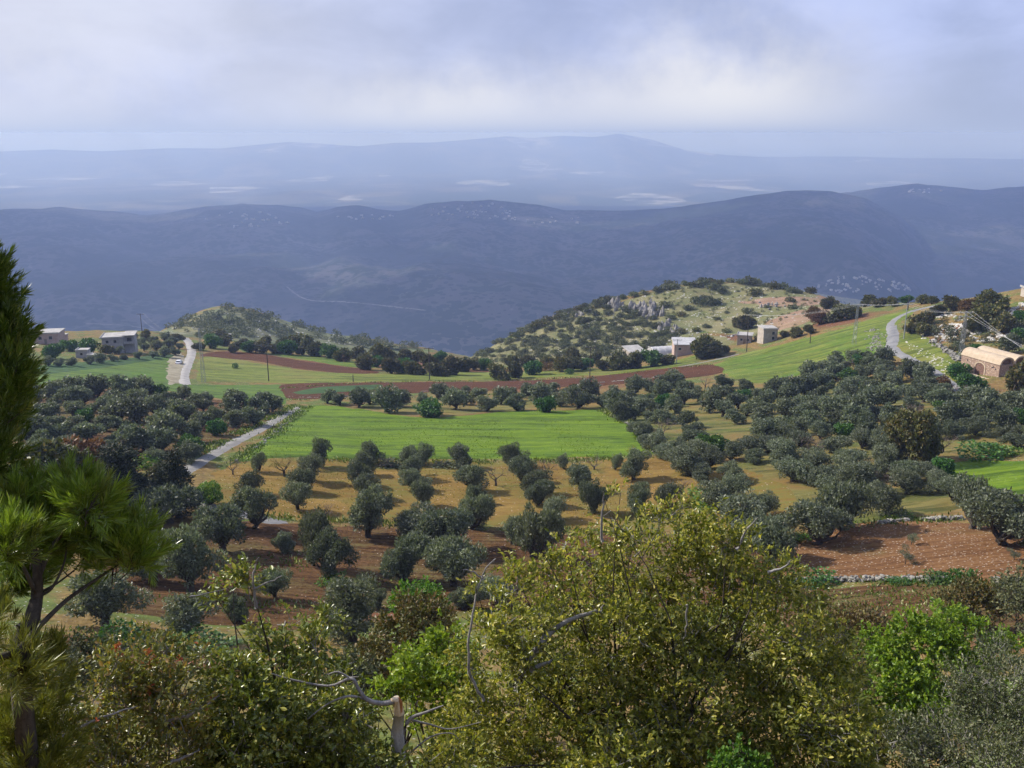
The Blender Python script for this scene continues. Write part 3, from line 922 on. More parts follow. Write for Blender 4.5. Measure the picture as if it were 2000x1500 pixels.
def leaves(rng, P, D, N, L, W, fold=0.0):
    """leaf faces: P base points, D pointing direction, N face normal; rhombic, or folded along the midrib"""
    n = len(P)
    D = unit(D); S = unit(np.cross(D, N)); N = np.cross(S, D)
    L = np.broadcast_to(np.asarray(L, float), (n,))[:, None]; W = np.broadcast_to(np.asarray(W, float), (n,))[:, None]
    tip = P + D * L
    if fold:
        m1, m2 = P + D * L * 0.35, P + D * L * 0.72 - N * L * 0.06
        up = N * W * fold
        V = np.stack([P, m1 + S * W * .5 + up, m2 + S * W * .42 + up, tip, m2 - S * W * .42 + up, m1 - S * W * .5 + up], 1)
        b = np.arange(n)[:, None] * 6
        q = np.concatenate([b + np.array([0, 1, 2, 3]), b + np.array([0, 3, 4, 5])], 1).reshape(-1, 4)
        return V.reshape(-1, 3), q
    mid = P + D * L * 0.45
    V = np.stack([P, mid + S * W * .5, tip, mid - S * W * .5], 1)
    return V.reshape(-1, 3), (np.arange(n)[:, None] * 4 + np.arange(4)).reshape(-1, 4)


def blob_leaves(rng, blobs, n, L, W, shell=0.45, up=0.25, fold=0.0):
    """leaves through the outer part of a set of blobs (cx, cy, cz, rx, ry, rz)"""
    B = np.array(blobs, float)
    wgt = (B[:, 3] * B[:, 4] + B[:, 3] * B[:, 5] + B[:, 4] * B[:, 5])
    k = rng.choice(len(B), n, p=wgt / wgt.sum())
    d = unit(rng.normal(size=(n, 3)))
    lump = 1.0 + 0.18 * np.sin(d[:, 0] * 5 + k * 1.7) * np.cos(d[:, 2] * 6 + d[:, 1] * 4 + k)
    rad = (1.0 - shell * rng.random(n) ** 1.6) * lump
    P = B[k, :3] + d * B[k, 3:] * rad[:, None]
    # drop leaves buried deep in other blobs
    keep = np.ones(n, bool)
    for j in range(len(B)):
        e = (((P - B[j, :3]) / B[j, 3:]) ** 2).sum(1)
        keep &= ~((e < 0.30) & (k != j))
    P, d = P[keep], d[keep]
    m = len(P)
    D = unit(d * 0.6 + rng.normal(size=(m, 3)) * 0.7 + np.array([0, 0, up]))
    N = unit(d * 0.8 + rng.normal(size=(m, 3)) * 0.6 + np.array([0, 0, 0.3]))
    s = rng.uniform(0.7, 1.3, m)
    return leaves(rng, P, D, N, L * s, W * s, fold)


def limb(a, b, rng, bend=0.12, n=4):
    a, b = np.array(a, float), np.array(b, float)
    L = np.linalg.norm(b - a)
    pts = []
    off = rng.normal(size=3) * bend * L
    for t in np.linspace(0, 1, n):
        pts.append(tuple(a + (b - a) * t + off * math.sin(math.pi * t)))
    return pts


class Proto:
    """one tree shape: a trunk mesh and a crown mesh of unit-ish size, with its crown width and total height"""
    def __init__(self, name, trunk, crown, width, height, tm, cm):
        self.trunk, self.crown, self.width, self.height = trunk, crown, width, height
        if trunk and not trunk.materials: trunk.materials.append(tm)
        if not crown.materials: crown.materials.append(cm)


def olive_proto(seed, nleaf, L, W, mat, kind='olive'):
    rng = np.random.default_rng(seed)
    mb = MB()
    tall = {'olive': 1.0, 'oak': 1.0, 'conifer': 1.7}[kind]
    trunk_h = {'olive': rng.uniform(0.15, 0.55), 'oak': rng.uniform(0.0, 0.25), 'conifer': 0.4}[kind]
    blobs = []
    if kind == 'conifer':
        for i in range(22):
            t = i / 21
            zz = 0.9 + t * 5.6
            rr = 1.9 * (1 - t) ** 0.8 + 0.3
            a = rng.uniform(0, 6.28)
            q = rr * rng.uniform(0.25, 0.75)
            s = rng.uniform(0.55, 0.95) * (1.15 - 0.5 * t)
            blobs.append((math.cos(a) * q, math.sin(a) * q, zz, s, s, s * 0.9))
        mb.tube([(0, 0, -0.6), (0, 0, 2), (0, 0, 6.2)], [0.3, 0.2, 0.05], 6)
    else:
        # uneven crown: a few lobes, each a cluster of leafy clumps, reaching low to the ground
        lx, ly = rng.normal(size=2) * 0.25
        cz = trunk_h + 1.10
        nl = int(rng.integers(3, 6))
        a0 = rng.uniform(0, 6.28)
        for l in range(nl):
            a = a0 + l * 6.283 / nl + rng.uniform(-.6, .6)
            q = rng.uniform(0.25, 1.0)
            R = rng.uniform(0.75, 1.25)
            lc = np.array([math.cos(a) * q + lx, math.sin(a) * q + ly, cz + rng.uniform(-.35, .7)])
            for i in range(int(rng.integers(7, 11))):
                d = unit(rng.normal(size=3) + np.array([0, 0, .25]))
                s = rng.uniform(0.34, 0.66) * (1.0 if kind == 'olive' else 1.12)
                p = lc + d * R * np.array([1.05, 1.05, .85]) * rng.uniform(.6, 1.05)
                p[2] = max(p[2], trunk_h + rng.uniform(.1, .5))
                blobs.append((p[0], p[1], p[2], s * 1.05, s * 1.05, s * 0.88))
        drop = rng.uniform(0, 6.28)
        blobs = [b for b in blobs if not (b[2] < cz and math.cos(math.atan2(b[1], b[0]) - drop) > .85)]
        blobs.append((lx, ly, cz, .9, .9, 0.7))
        fork = (rng.normal() * .12, rng.normal() * .12, trunk_h)
        mb.tube([(rng.normal() * .1, rng.normal() * .1, -0.6), (0.04, 0, trunk_h * .4), fork], [0.36, 0.25, 0.24], 7)
        for bl in blobs[::2]:
            pts = limb(fork, (bl[0] * .8, bl[1] * .8, bl[2]), rng, 0.14, 4)
            mb.tube(pts, [0.13, 0.09, 0.06, 0.02], 5, False)
    v, q = blob_leaves(rng, blobs, nleaf, L, W, 0.5, 0.3)
    w = np.percentile(np.abs(v[:, :2]), 97) * 2
    return Proto(kind, mb.mesh(kind + '_trunk', True), new_mesh(kind + '_crown', v, q), w, np.percentile(v[:, 2], 99.5), M_BARK, mat)


def shrub_proto(seed, nleaf, L, W, mat, flat=0.8):
    rng = np.random.default_rng(seed)
    blobs = []
    for i in range(9):
        a = i * 2.4 + rng.uniform(-.4, .4)
        q = math.sqrt((i + .3) / 9) * 0.68
        s = rng.uniform(0.30, 0.52)
        blobs.append((math.cos(a) * q, math.sin(a) * q, flat * (0.45 + 0.45 * rng.random() * (1 - q * q)), s, s, s * flat))
    v, q = blob_leaves(rng, blobs, nleaf, L, W, 0.55, 0.3)
    return Proto('shrub', None, new_mesh('shrub_leaves', v, q), np.percentile(np.abs(v[:, :2]), 97) * 2, v[:, 2].max(), None, mat)


def bare_proto(seed, mat, twig=True):
    """leafless orchard tree: forked limbs ending in fine twigs"""
    rng = np.random.default_rng(seed)
    mb, tw = MB(), MB()
    mb.tube([(0, 0, -0.5), (0.05, 0, 0.7), (0.02, 0.04, 1.1)], [0.20, 0.15, 0.14], 6)

    def grow(p, d, L, r, lev):
        q = p + d * L
        (mb if lev < 2 else tw).tube(limb(p, q, rng, 0.10, 3), [r, r * .8, r * .55], 4 if lev < 2 else 3, False)
        if lev >= 4: return
        for k in range(3 if lev < 3 else 4):
            nd = unit(d + rng.normal(size=3) * 0.55 + np.array([0, 0, 0.12]))
            grow(q, nd, L * rng.uniform(0.55, 0.8), r * 0.5, lev + 1)
    for k in range(4):
        a = k * 1.57 + rng.uniform(-.4, .4)
        grow(np.array([0.02, 0.04, 1.05]), unit(np.array([math.cos(a), math.sin(a), 0.95])), 1.0, 0.085, 0)
    tme = tw.mesh('bare_twigs')
    co = np.concatenate(tw.v)
    return Proto('bare', mb.mesh('bare_trunk', True), tme, np.percentile(np.abs(co[:, :2]), 97) * 2, co[:, 2].max(), M_BARK, mat)


OL_NEAR = [olive_proto(100 + i, 9500, 0.20, 0.085, M_OLIVE) for i in range(7)]
OL_FAR = [olive_proto(200 + i, 3600, 0.32, 0.17, M_OLIVE) for i in range(6)]
OAKS = [olive_proto(300 + i, 4200, 0.36, 0.22, M_OAK, 'oak') for i in range(5)]
OAKG = [olive_proto(320 + i, 3600, 0.36, 0.22, M_GREENTREE, 'oak') for i in range(2)]
OAKR = [olive_proto(330 + i, 3600, 0.36, 0.20, M_RUST, 'oak') for i in range(1)]
BIGOAK = [olive_proto(340, 14000, 0.22, 0.14, M_OAK, 'oak')]
FRESH = [olive_proto(350 + i, 7000, 0.20, 0.13, M_FRESH, 'oak') for i in range(2)]
CONIF = [olive_proto(360 + i, 11000, 0.26, 0.08, M_CONIF, 'conifer') for i in range(2)]
SHRUB = [shrub_proto(400 + i, 700, 0.20, 0.13, M_SCRUB) for i in range(6)]
SHRUBO = [shrub_proto(410 + i, 700, 0.20, 0.13, M_OAK) for i in range(3)]
SHRUBG = [shrub_proto(420 + i, 900, 0.16, 0.10, M_GREENTREE) for i in range(2)]
SHRUBF = [shrub_proto(430 + i, 900, 0.16, 0.10, M_FRESH) for i in range(2)]
SHRUBR = [shrub_proto(440, 800, 0.16, 0.10, M_RUST)]
SHRUBOL = [shrub_proto(450 + i, 1400, 0.14, 0.06, M_OLIVE) for i in range(2)]
def sapling_proto(seed):
    rng = np.random.default_rng(seed)
    mb = MB(); mb.tube([(0, 0, -.4), (.05, .02, .6), (0, 0, 1.4)], [.07, .05, .03], 5)
    bl = [(rng.normal() * .35, rng.normal() * .35, 1.55 + rng.normal() * .28, .4, .4, .34) for _ in range(9)]
    v, q = blob_leaves(rng, bl, 1500, .14, .06, .7, .3)
    return Proto('sapling', mb.mesh('sapling_trunk'), new_mesh('sapling_crown', v, q), np.percentile(np.abs(v[:, :2]), 97) * 2, v[:, 2].max(), M_BARK, M_OLIVE)


SAPL = [sapling_proto(460 + i) for i in range(2)]
BARE = [bare_proto(500 + i, M_BARE) for i in range(3)]
BAREY = [bare_proto(510, M_YELLOW)]
prng = random.Random(5)


def plant(name, protos, px, py, wpx, label, cat='tree', group=None, hpx=None, rmin=60, rmax=1e9, sink=0.1):
    """a tree whose foot stands on the ground at a photo pixel and whose crown is wpx photo pixels wide there"""
    g = ground(px, py, rmin, rmax)
    dist = math.sqrt(g.x ** 2 + g.y ** 2 + (g.z - CAMZ) ** 2)
    p = prng.choice(protos)
    s = wpx / FPX * dist / p.width * (0.80 if p.trunk and not p.crown.name.startswith('bare') else 0.9)
    sz = s * prng.uniform(.85, .98) if hpx is None else hpx / FPX * dist / p.height * 0.84
    rz = prng.uniform(0, 6.283)
    e = prng.uniform(.86, 1.16)
    sc = (s * e, s / e, sz)
    loc = (g.x, g.y, g.z - sink)
    if p.trunk is None:
        o = link(name, p.crown, None, None, loc, rz, sc)
        return tag(o, label, cat, group)
    o = link(name, None, None, None, loc, rz, sc)
    o.empty_display_size = 0.5
    link('trunk', p.trunk, None, o)
    if p.crown.name.startswith('bare'): link('twigs', p.crown, None, o)['kind'] = 'stuff'
    else: link('crown', p.crown, None, o)
    return tag(o, label, cat, group)


ORD = ('first second third fourth fifth sixth seventh eighth ninth tenth eleventh twelfth thirteenth fourteenth fifteenth sixteenth seventeenth '
       'eighteenth nineteenth twentieth').split() + [f'{n}{"st" if n % 10 == 1 else "nd" if n % 10 == 2 else "rd" if n % 10 == 3 else "th"}' for n in range(21, 80)]


def lined(pts, band, what):
    """words that single out each of many alike things: its line from the back and its place in that line"""
    y0 = min(p[1] for p in pts)
    lines = {}
    for p in pts: lines.setdefault(int((p[1] - y0) // band), []).append(p)
    out = {}
    for li, k in enumerate(sorted(lines)):
        for xi, p in enumerate(sorted(lines[k])):
            out[p] = what.format(a=ORD[xi], b=ORD[li])
    return out
# --- the ochre orchard: rows run away from the viewer, listed from the far end (x, y of the foot, crown width, height)
rows_ = [
    [(506, 922, 34, 44), (484, 962, 52, 50), (497, 1034, 92, 98)],
    [(622, 912, 50, 64), (608, 938, 54, 56), (595, 962, 56, 52), (582, 996, 58, 60)],
    [(724, 908, 44, 54), (706, 928, 52, 52), (700, 950, 56, 54), (716, 974, 60, 54), (718, 1050, 92, 112)],
    [(796, 906, 40, 42), (826, 908, 44, 50), (812, 934, 62, 54), (806, 958, 56, 50), (824, 990, 64, 66), (812, 1046, 70, 72)],
    [(904, 914, 52, 50), (922, 956, 74, 62), (934, 984, 44, 44), (922, 1034, 88, 86)],
    [(1004, 914, 56, 58), (1018, 940, 60, 56), (1040, 964, 62, 54), (1052, 988, 64, 56), (1076, 1016, 60, 54)],
    [(1102, 918, 32, 38), (1132, 956, 62, 60), (1160, 1000, 66, 74)],
    [(1202, 918, 28, 36), (1238, 938, 60, 66), (1300, 985, 60, 50), (1250, 1010, 70, 70)],
]
for i, rw in enumerate(rows_):
    for j, (x, y, wd, ht) in enumerate(rw):
        plant('olive_tree', OL_NEAR, x, y, wd * 1.04, f'{ORD[j]} olive tree from the far end of the {ORD[i]} orchard row from the left', 'olive tree', 'olive trees in rows across the ochre orchard', ht * 1.08)
# --- olives standing alone on ploughed soil
solo = [
    (835, 1066, 112, 92, 'big rounded olive tree on the terrace line below the orchard rows, left of two'),
    (872, 1076, 118, 100, 'wide olive tree overlapping its left neighbour just below the orchard rows'),
    (1040, 1090, 98, 118, 'tall olive tree at the lower end of the ochre orchard, left of the yellow oak'),
    (1000, 1064, 56, 62, 'small dark olive tree beside the tall one left of the yellow oak'),
    (612, 1106, 66, 118, 'narrow olive tree with a dark bare trunk in the brown ploughed soil'),
    (648, 1128, 88, 100, 'drooping olive tree right beside the one with the bare trunk'),
    (600, 1048, 40, 50, 'small olive tree on the terrace edge above the brown ploughed soil'),
    (792, 1138, 108, 92, 'round olive tree low in the brown soil, left of a pair'),
    (886, 1146, 108, 108, 'round olive tree low in the brown soil, right of a pair'),
    (690, 1252, 112, 128, 'olive tree with a dark trunk nearest above the broken branch'),
    (372, 1156, 100, 140, 'tall olive tree with thin trunk right of the pine branches'),
    (354, 1248, 112, 92, 'low dark bushy olive tree right below the pine branches'),
    (536, 1168, 58, 66, 'small olive tree with a short trunk in the brown soil'),
    (436, 1078, 92, 98, 'olive tree beside the lane glimpsed between the trees'),
    (330, 1020, 110, 84, 'olive tree in front of the two dark conifers'),
    (205, 1222, 120, 110, 'dark olive tree standing behind the pine branches'),
    (975, 1180, 80, 62, 'small olive tree half hidden by the left edge of the yellow oak'),
    (905, 1190, 66, 50, 'small grey olive below the pair of round olives'),
    (815, 1178, 50, 50, 'little olive sapling below the pair of round olives'),
    (1592, 1066, 118, 96, 'big olive tree casting shade on the orange stony plot'),
    (1642, 1036, 104, 108, 'tall bright-topped olive tree above the orange stony plot'),
    (1500, 1100, 96, 92, 'round olive tree at the left corner of the orange stony plot'),
    (1456, 1060, 110, 92, 'dark olive tree behind the right edge of the yellow oak'),
    (1402, 1000, 70, 66, 'olive tree behind the top right of the yellow oak'),
    (1487, 1010, 56, 52, 'small olive tree beside the orange gap above the yellow oak'),
    (1958, 1066, 134, 108, 'widest olive tree at the right end of the orange stony plot'),
    (1898, 1034, 76, 98, 'olive tree left beside the widest one at the right edge'),
    (1732, 1010, 66, 66, 'olive tree with a bare ochre patch at its right'),
    (1768, 1104, 32, 40, 'young olive sapling in the middle of the orange stony plot'),
    (1780, 1066, 24, 30, 'tiny olive sapling farther back on the orange stony plot'),
    (1980, 1096, 26, 26, 'tiny olive sapling at the right edge of the orange stony plot'),
    (300, 1136, 96, 100, 'dark olive tree between the pine tufts and the tall thin-trunked olive'),
    (470, 1215, 54, 54, 'small low olive behind the leafy shoots left of the middle'),
    (262, 1100, 84, 84, 'olive tree just above the right tip of the pine branch'),
    (560, 1078, 44, 40, 'small round olive in the upper left of the brown soil'),
    (740, 1190, 44, 40, 'small olive bush above the trunk of the nearest dark-trunked olive'),
    (1566, 1172, 34, 42, 'young olive sapling below the stone terrace wall'),
]
for x, y, wd, ht, lab in solo:
    plant('olive_tree', SAPL if 'sapling' in lab else OL_NEAR, x, y, wd * 1.12, lab, 'olive tree', None, ht * 1.1)


def scatter(poly, space, seed, jitter=0.25, tries=6000, avoid=(), n_max=400):
    """feet spread over a photo region; space(y) is their distance apart in photo pixels across"""
    rng = random.Random(seed)
    xs, ys = [p[0] for p in poly], [p[1] for p in poly]
    P = np.array(poly, float)
    out = []
    for _ in range(tries):
        x, y = rng.uniform(min(xs), max(xs)), rng.uniform(min(ys), max(ys))
        if not inside(np.array(x), np.array(y), poly): continue
        s = space(y) * rng.uniform(1 - jitter, 1 + jitter)
        if any(((x - a) ** 2 + ((y - b) * 1.9) ** 2) < s * s for a, b in out): continue
        if any(((x - a) ** 2 + ((y - b) * 1.5) ** 2) < r * r for a, b, r in avoid): continue
        out.append((x, y))
        if len(out) >= n_max: break
    return sorted(out, key=lambda p: p[1])


# --- dense grove left of the lane
pts = scatter([(50, 890), (55, 775), (130, 768), (235, 762), (330, 778), (440, 790), (540, 800), (520, 826), (440, 862), (380, 890)], lambda y: 31 + (y - 770) * 0.16, 1)
LL = lined(pts, 16, '{a} from left in the {b} line from the back of the lane-side grove')
for k, (x, y) in enumerate(pts):
    wd = 38 + (y - 770) * 0.17
    if k % 13 == 6:
        plant('broadleaf_tree', OAKG, x, y, wd, 'green tree, ' + LL[(x, y)], 'tree', 'green trees in the dense grove beside the lane')
    else:
        plant('olive_tree', OL_FAR, x, y, wd * prng.uniform(.9, 1.2), 'grey olive, ' + LL[(x, y)], 'olive tree', 'olives of the dense grove left of the lane')
for x, y, wd, lab in ((245, 775, 58, 'tallest olive tree at the far edge of the dense grove left of the lane'), (190, 776, 50, 'olive tree on the far edge of the left grove, beside the tallest one'),
                      (465, 800, 52, 'dark olive tree nearest the lane at the far right of the left grove'), (515, 808, 62, 'large olive tree at the right tip of the left grove, beside the lane')):
    plant('olive_tree', OL_FAR, x, y, wd, lab, 'olive tree')
# --- row of olives behind the wheat field
row_ = sorted([(640, 788, 40), (664, 792, 34), (702, 796, 44), (722, 790, 36), (758, 806, 54), (780, 794, 44), (722, 780, 30), (888, 800, 46), (910, 790, 40), (950, 804, 44), (938, 784, 40), (978, 790, 36), (1010, 802, 44),
                                (1000, 784, 40), (1052, 788, 44), (1076, 780, 44), (1096, 794, 40), (1130, 798, 60), (1150, 784, 48), (1176, 796, 40), (860, 782, 36), (820, 786, 36), (1110, 778, 40), (1035, 778, 34), (905, 776, 30)])
for k, (x, y, wd) in enumerate(row_):
    plant('olive_tree', OL_FAR, x, y, wd * 1.12, f'{ORD[k]} olive from the left in the loose row behind the wheat field', 'olive tree', 'olives in the loose row behind the wheat field')
plant('fig_tree', OAKG, 838, 814, 70, 'wide bright green bush at the far edge of the wheat field', 'bush', None, 36)
plant('fig_tree', OAKG, 1074, 806, 54, 'round bright green bush behind the wheat field, right of the wide one', 'bush', None, 40)
# --- the large grove on the right
oak_spot = (1795, 900, 62)
solo_avoid = [(x, y - 8, wd * .45) for x, y, wd, ht, l in solo] + [oak_spot]
gaps = [(1370, 830, 34), (1400, 850, 36), (1440, 862, 30), (1340, 812, 20), (1490, 935, 34), (1530, 990, 34), (1628, 850, 18), (1765, 985, 26), (1790, 1000, 26), (1470, 840, 16), (1865, 890, 40), (1930, 880, 50), (1700, 905, 26), (1740, 880, 24)]
pts = scatter([(1180, 800), (1210, 775), (1290, 762), (1380, 748), (1440, 762), (1520, 765), (1585, 738), (1640, 712), (1700, 705), (1790, 735), (1860, 775), (1960, 800), (2010, 815), (2010, 880), (1900, 885), (1830, 905), (1890, 985), (1760, 1000),
               (1640, 985), (1560, 955), (1500, 910), (1420, 900), (1440, 985), (1390, 960), (1330, 925), (1280, 890), (1240, 835)], lambda y: 23 + (y - 720) * 0.110, 2, avoid=solo_avoid + gaps, n_max=235)
LL = lined(pts, 18, '{a} from left in the {b} line from the back of the large grove')
for k, (x, y) in enumerate(pts):
    wd = 36 + (y - 720) * 0.130
    if k % 17 == 5:
        plant('broadleaf_tree', OAKG + SHRUBF[:0], x, y, wd, 'green tree, ' + LL[(x, y)], 'tree', 'green trees in the large grove')
        continue
    if k % 23 == 7:
        plant('bare_tree', BARE, x, y, wd, 'leafless tree, ' + LL[(x, y)], 'tree', 'leafless trees in the large grove')
        continue
    if y > 900: grp = 'near olives of the large grove'
    elif x < 1330: grp = 'olives along the right edge of the wheat field'
    elif x < 1560: grp = 'middle olives of the large grove'
    elif y < 790: grp = 'top olives of the large grove'
    else: grp = 'right olives of the large grove'
    plant('olive_tree', OL_NEAR if y > 850 else OL_FAR, x, y, wd * prng.uniform(.92, 1.18), 'olive, ' + LL[(x, y)], 'olive tree', grp)
for k, (x, y, wd) in enumerate([(1268, 878, 52), (1292, 896, 56), (1322, 912, 58), (1345, 930, 60), (1245, 850, 48), (1215, 822, 46)]):
    plant('olive_tree', OL_NEAR, x, y, wd, f'{ORD[k]} olive tree from the corner of the wheat field along its right edge' if k < 4 else ('olive tree midway along the right edge of the wheat field' if k == 4 else 'olive tree at the far right corner of the wheat field'), 'olive tree')
plant('oak_tree', BIGOAK, 1792, 906, 112, 'big dark oak tree shading the green field at the right', 'oak tree', None, 118)
plant('oak_tree', OAKS, 1990, 770, 60, 'dark oak tree at the right edge beside the vaulted building', 'oak tree', None, 70)
# --- bare almond trees in the orchard
for x, y, wd, ht, yl, lab in ((455, 928, 44, 40, 0, 'leafless almond tree at the left end of the orchard beside the lane'), (556, 932, 66, 52, 1, 'yellowish budding almond tree in the orchard near the wheat field'),
                              (752, 916, 44, 34, 0, 'leafless almond tree at the far edge of the orchard between two olive rows'), (968, 950, 62, 52, 0, 'low forked leafless almond tree in the orchard middle'),
                              (1068, 934, 52, 50, 0, 'leafless almond tree with a straight trunk near the wheat field edge'), (1160, 918, 60, 34, 0, 'wide low leafless almond by the wheat field'),
                              (1330, 966, 52, 44, 0, 'bare forked almond tree above the yellow oak'), (636, 1014, 44, 40, 0, 'small leafless almond tree at the lower edge of the orchard'),
                              (1245, 905, 70, 44, 1, 'yellowish budding tree at the lower right corner of the wheat field'), (1842, 884, 60, 44, 0, 'bare spreading tree right of the big dark oak')):
    plant('almond_tree', BAREY if yl else BARE, x, y, wd, lab, 'almond tree', None, ht)
# --- conifers and trees at the left middle
for x, y, wd, ht, lab in ((240, 1000, 130, 150, 'large dark conifer left of the lane, wider of two'), (350, 1010, 96, 150, 'tall dark conifer beside the lane, narrower of two')):
    plant('conifer_tree', CONIF, x, y, wd, lab, 'conifer', None, ht)
for x, y, wd, pr, lab in ((120, 960, 120, OAKS, 'dark oak tree in the shade behind the pine'), (170, 930, 90, OAKR, 'reddish-brown tree left of the large dark conifer'), (300, 905, 60, OL_NEAR, 'olive tree between the two dark conifers'),
                          (60, 985, 110, OAKS, 'dark oak tree close behind the pine needles'), (410, 985, 62, FRESH, 'bright green bush beside the narrower dark conifer'),
                          (280, 880, 54, OL_NEAR, 'olive tree just above the wider dark conifer'), (200, 885, 60, OL_NEAR, 'olive tree beside the yellow-green bush in the left middle'), (370, 905, 60, OL_NEAR, 'olive tree where the grey lane disappears'),
                          (90, 905, 70, OL_NEAR, 'olive tree at the near left corner of the dense grove'), (268, 1060, 90, OL_NEAR, 'olive tree low in front of the wider dark conifer'), (160, 1060, 110, OAKS, 'dark oak tree behind the pine branches, lower one'), (95, 1030, 90, OL_NEAR, 'olive tree seen through the pine tufts'), (230, 925, 70, OAKS, 'dark oak tree just behind the wider dark conifer'), (320, 950, 70, OAKS, 'dark oak between the two conifers'), (140, 890, 66, OL_NEAR, 'olive at the near edge of the dense grove, left of the yellow-green bush')):
    plant('broadleaf_tree' if pr is not OL_NEAR else 'olive_tree', pr, x, y, wd, lab, 'tree' if pr is not OL_NEAR else 'olive tree')
plant('bush', SHRUBF, 168, 908, 44, 'yellow-green bush left of the wider dark conifer', 'bush', None, 44)
plant('bush', SHRUBF, 285, 915, 60, 'yellow-green bush in a gap between the dark conifers', 'bush', None, 30)

# --- tree belt beyond the meadow
belt = [(490, 688, 30), (512, 690, 34), (540, 690, 30), (565, 692, 36), (590, 693, 24), (618, 696, 32), (645, 700, 38), (600, 684, 34), (555, 682, 30), (580, 680, 36), (670, 706, 30), (695, 700, 36), (720, 708, 34), (740, 706, 36), (715, 722, 34),
        (735, 716, 30), (765, 730, 42), (790, 728, 40), (815, 732, 44), (840, 726, 40), (860, 735, 44), (882, 732, 42), (905, 726, 34), (760, 706, 34), (785, 704, 34), (812, 706, 36), (835, 702, 36), (860, 708, 34), (925, 722, 34), (945, 722, 30),
        (980, 742, 48), (1006, 738, 34), (1040, 732, 40), (1000, 716, 34), (1030, 716, 34), (1096, 726, 40), (1120, 724, 36), (1140, 722, 30), (1180, 724, 30), (1210, 722, 46), (1240, 720, 40), (1275, 716, 44), (1300, 712, 34), (1375, 700, 48), (1395, 698, 36),
        (520, 676, 24), (470, 680, 28), (440, 676, 24), (412, 668, 24), (430, 662, 30), (455, 690, 20), (1120, 706, 30), (1160, 708, 30), (1070, 716, 30)]
belt.sort()
for k, (x, y, wd) in enumerate(belt):
    side = 'above the narrow ploughed strip' if x < 720 else ('behind the middle of the meadow' if x < 960 else 'at the foot of the rocky hill')
    pr = OAKS if k % 5 else OAKG
    plant('oak_tree', pr, x, y, wd * 1.15, f'{ORD[k]} {"dark" if pr is OAKS else "green"} oak from the left in the tree belt beyond the meadow', 'oak tree', f'trees of the belt {side}', rmax=470)
plant('russet_bush', SHRUBR, 1068, 724, 36, 'russet-brown bush in the tree belt at the foot of the rocky hill', 'bush', None, 26)
plant('russet_bush', SHRUBR, 672, 706, 34, 'brownish bush at the end of the belt above the ploughed strip', 'bush', None, 24)
plant('bush', SHRUBG, 460, 720, 14, 'single small dark bush alone in the meadow beyond the lane', 'bush', None, 16)
plant('bush', SHRUBG, 1112, 732, 20, 'small bright green bush in front of the belt below the rocky hill', 'bush', None, 18)
# --- trees round the houses on the left
for k, (x, y, wd, pr, lab) in enumerate([(175, 690, 44, OAKG, 'green tree left of the concrete house'), (140, 686, 34, OAKG, 'green tree farther left of the concrete house'), (100, 700, 40, OAKG, 'green tree above the left crop field'), (212, 690, 26, OAKS, 'dark tree touching the concrete house'),
                                         (285, 664, 24, OAKS, 'dark tree behind the concrete house'), (262, 662, 20, OAKS, 'small dark tree right behind the concrete house'), (352, 664, 24, OAKS, 'dark tree left of the lane top'), (410, 680, 44, OAKG, 'large dark green tree right of the lane top'),
                                         (440, 672, 30, OAKS, 'dark tree beside the small white-roofed shed'), (390, 684, 24, OAKS, 'bush right beside the top of the lane')]):
    plant('broadleaf_tree', pr, x, y, wd, lab, 'tree', rmax=520)
sm = [(222, 706), (246, 704), (272, 702), (298, 700), (322, 698), (342, 694), (232, 692), (256, 688), (282, 686), (306, 684), (330, 680), (350, 682), (300, 672), (322, 668), (340, 672), (276, 676), (196, 710), (176, 712), (140, 715), (118, 716), (95, 716)]
LL = lined(sm, 14, '{a} small olive from left in the {b} line back, below the concrete house')
for x, y in sm:
    plant('olive_tree', OL_FAR, x, y, 23, LL[(x, y)], 'olive tree', 'small olives below the concrete house', rmax=520)

# --- scrub on the rocky hill
hill_flank = [(890, 704), (960, 676), (1040, 642), (1120, 614), (1190, 598), (1260, 615), (1300, 640), (1330, 668), (1240, 690), (1150, 700), (1060, 704), (960, 712)]
pts = scatter(hill_flank, lambda y: 11.5, 4, n_max=150)
LL = lined(pts, 10, '{a} shrub from the left in the {b} line down the rocky hill flank')
for x, y in pts:
    plant('shrub', SHRUB, x, y, prng.uniform(13, 24), LL[(x, y)], 'shrub', 'shrubs on the left flank of the rocky hill', rmin=360, rmax=560)
pts = sorted(scatter([(1000, 658), (1100, 612), (1200, 580), (1300, 558), (1420, 549), (1540, 560), (1640, 580), (1630, 586), (1520, 568), (1420, 556), (1310, 566), (1200, 590), (1100, 622), (1010, 664)], lambda y: 13, 5, n_max=60))
for k, (x, y) in enumerate(pts):
    plant('shrub', SHRUB + SHRUBO, x, y, prng.uniform(18, 30), f'{ORD[k]} dark shrub from the left along the skyline crest of the rocky hill', 'shrub', 'shrubs on the crest of the rocky hill', rmin=360, rmax=560)
for k, (x, y, wd) in enumerate(sorted([(1362, 592, 26), (1384, 598, 36), (1400, 594, 24), (1376, 586, 22), (1460, 612, 24), (1475, 618, 22), (1474, 578, 28), (1392, 566, 30), (1410, 572, 24), (1330, 618, 20), (1345, 606, 22), (1310, 625, 24), (1280, 612, 26), (1300, 600, 24),
                                (1400, 625, 14), (1380, 640, 18), (1420, 650, 18), (1360, 648, 18), (1330, 652, 22), (1350, 668, 20), (1300, 655, 22), (1420, 612, 12), (1550, 604, 22), (1500, 602, 14), (1450, 632, 12), (1545, 590, 20)])):
    plant('shrub', SHRUB + SHRUBO, x, y, wd, f'{ORD[k]} shrub from the left on the open dry grass of the rocky hill', 'shrub', 'shrubs on the dry top of the rocky hill', rmin=330, rmax=560)
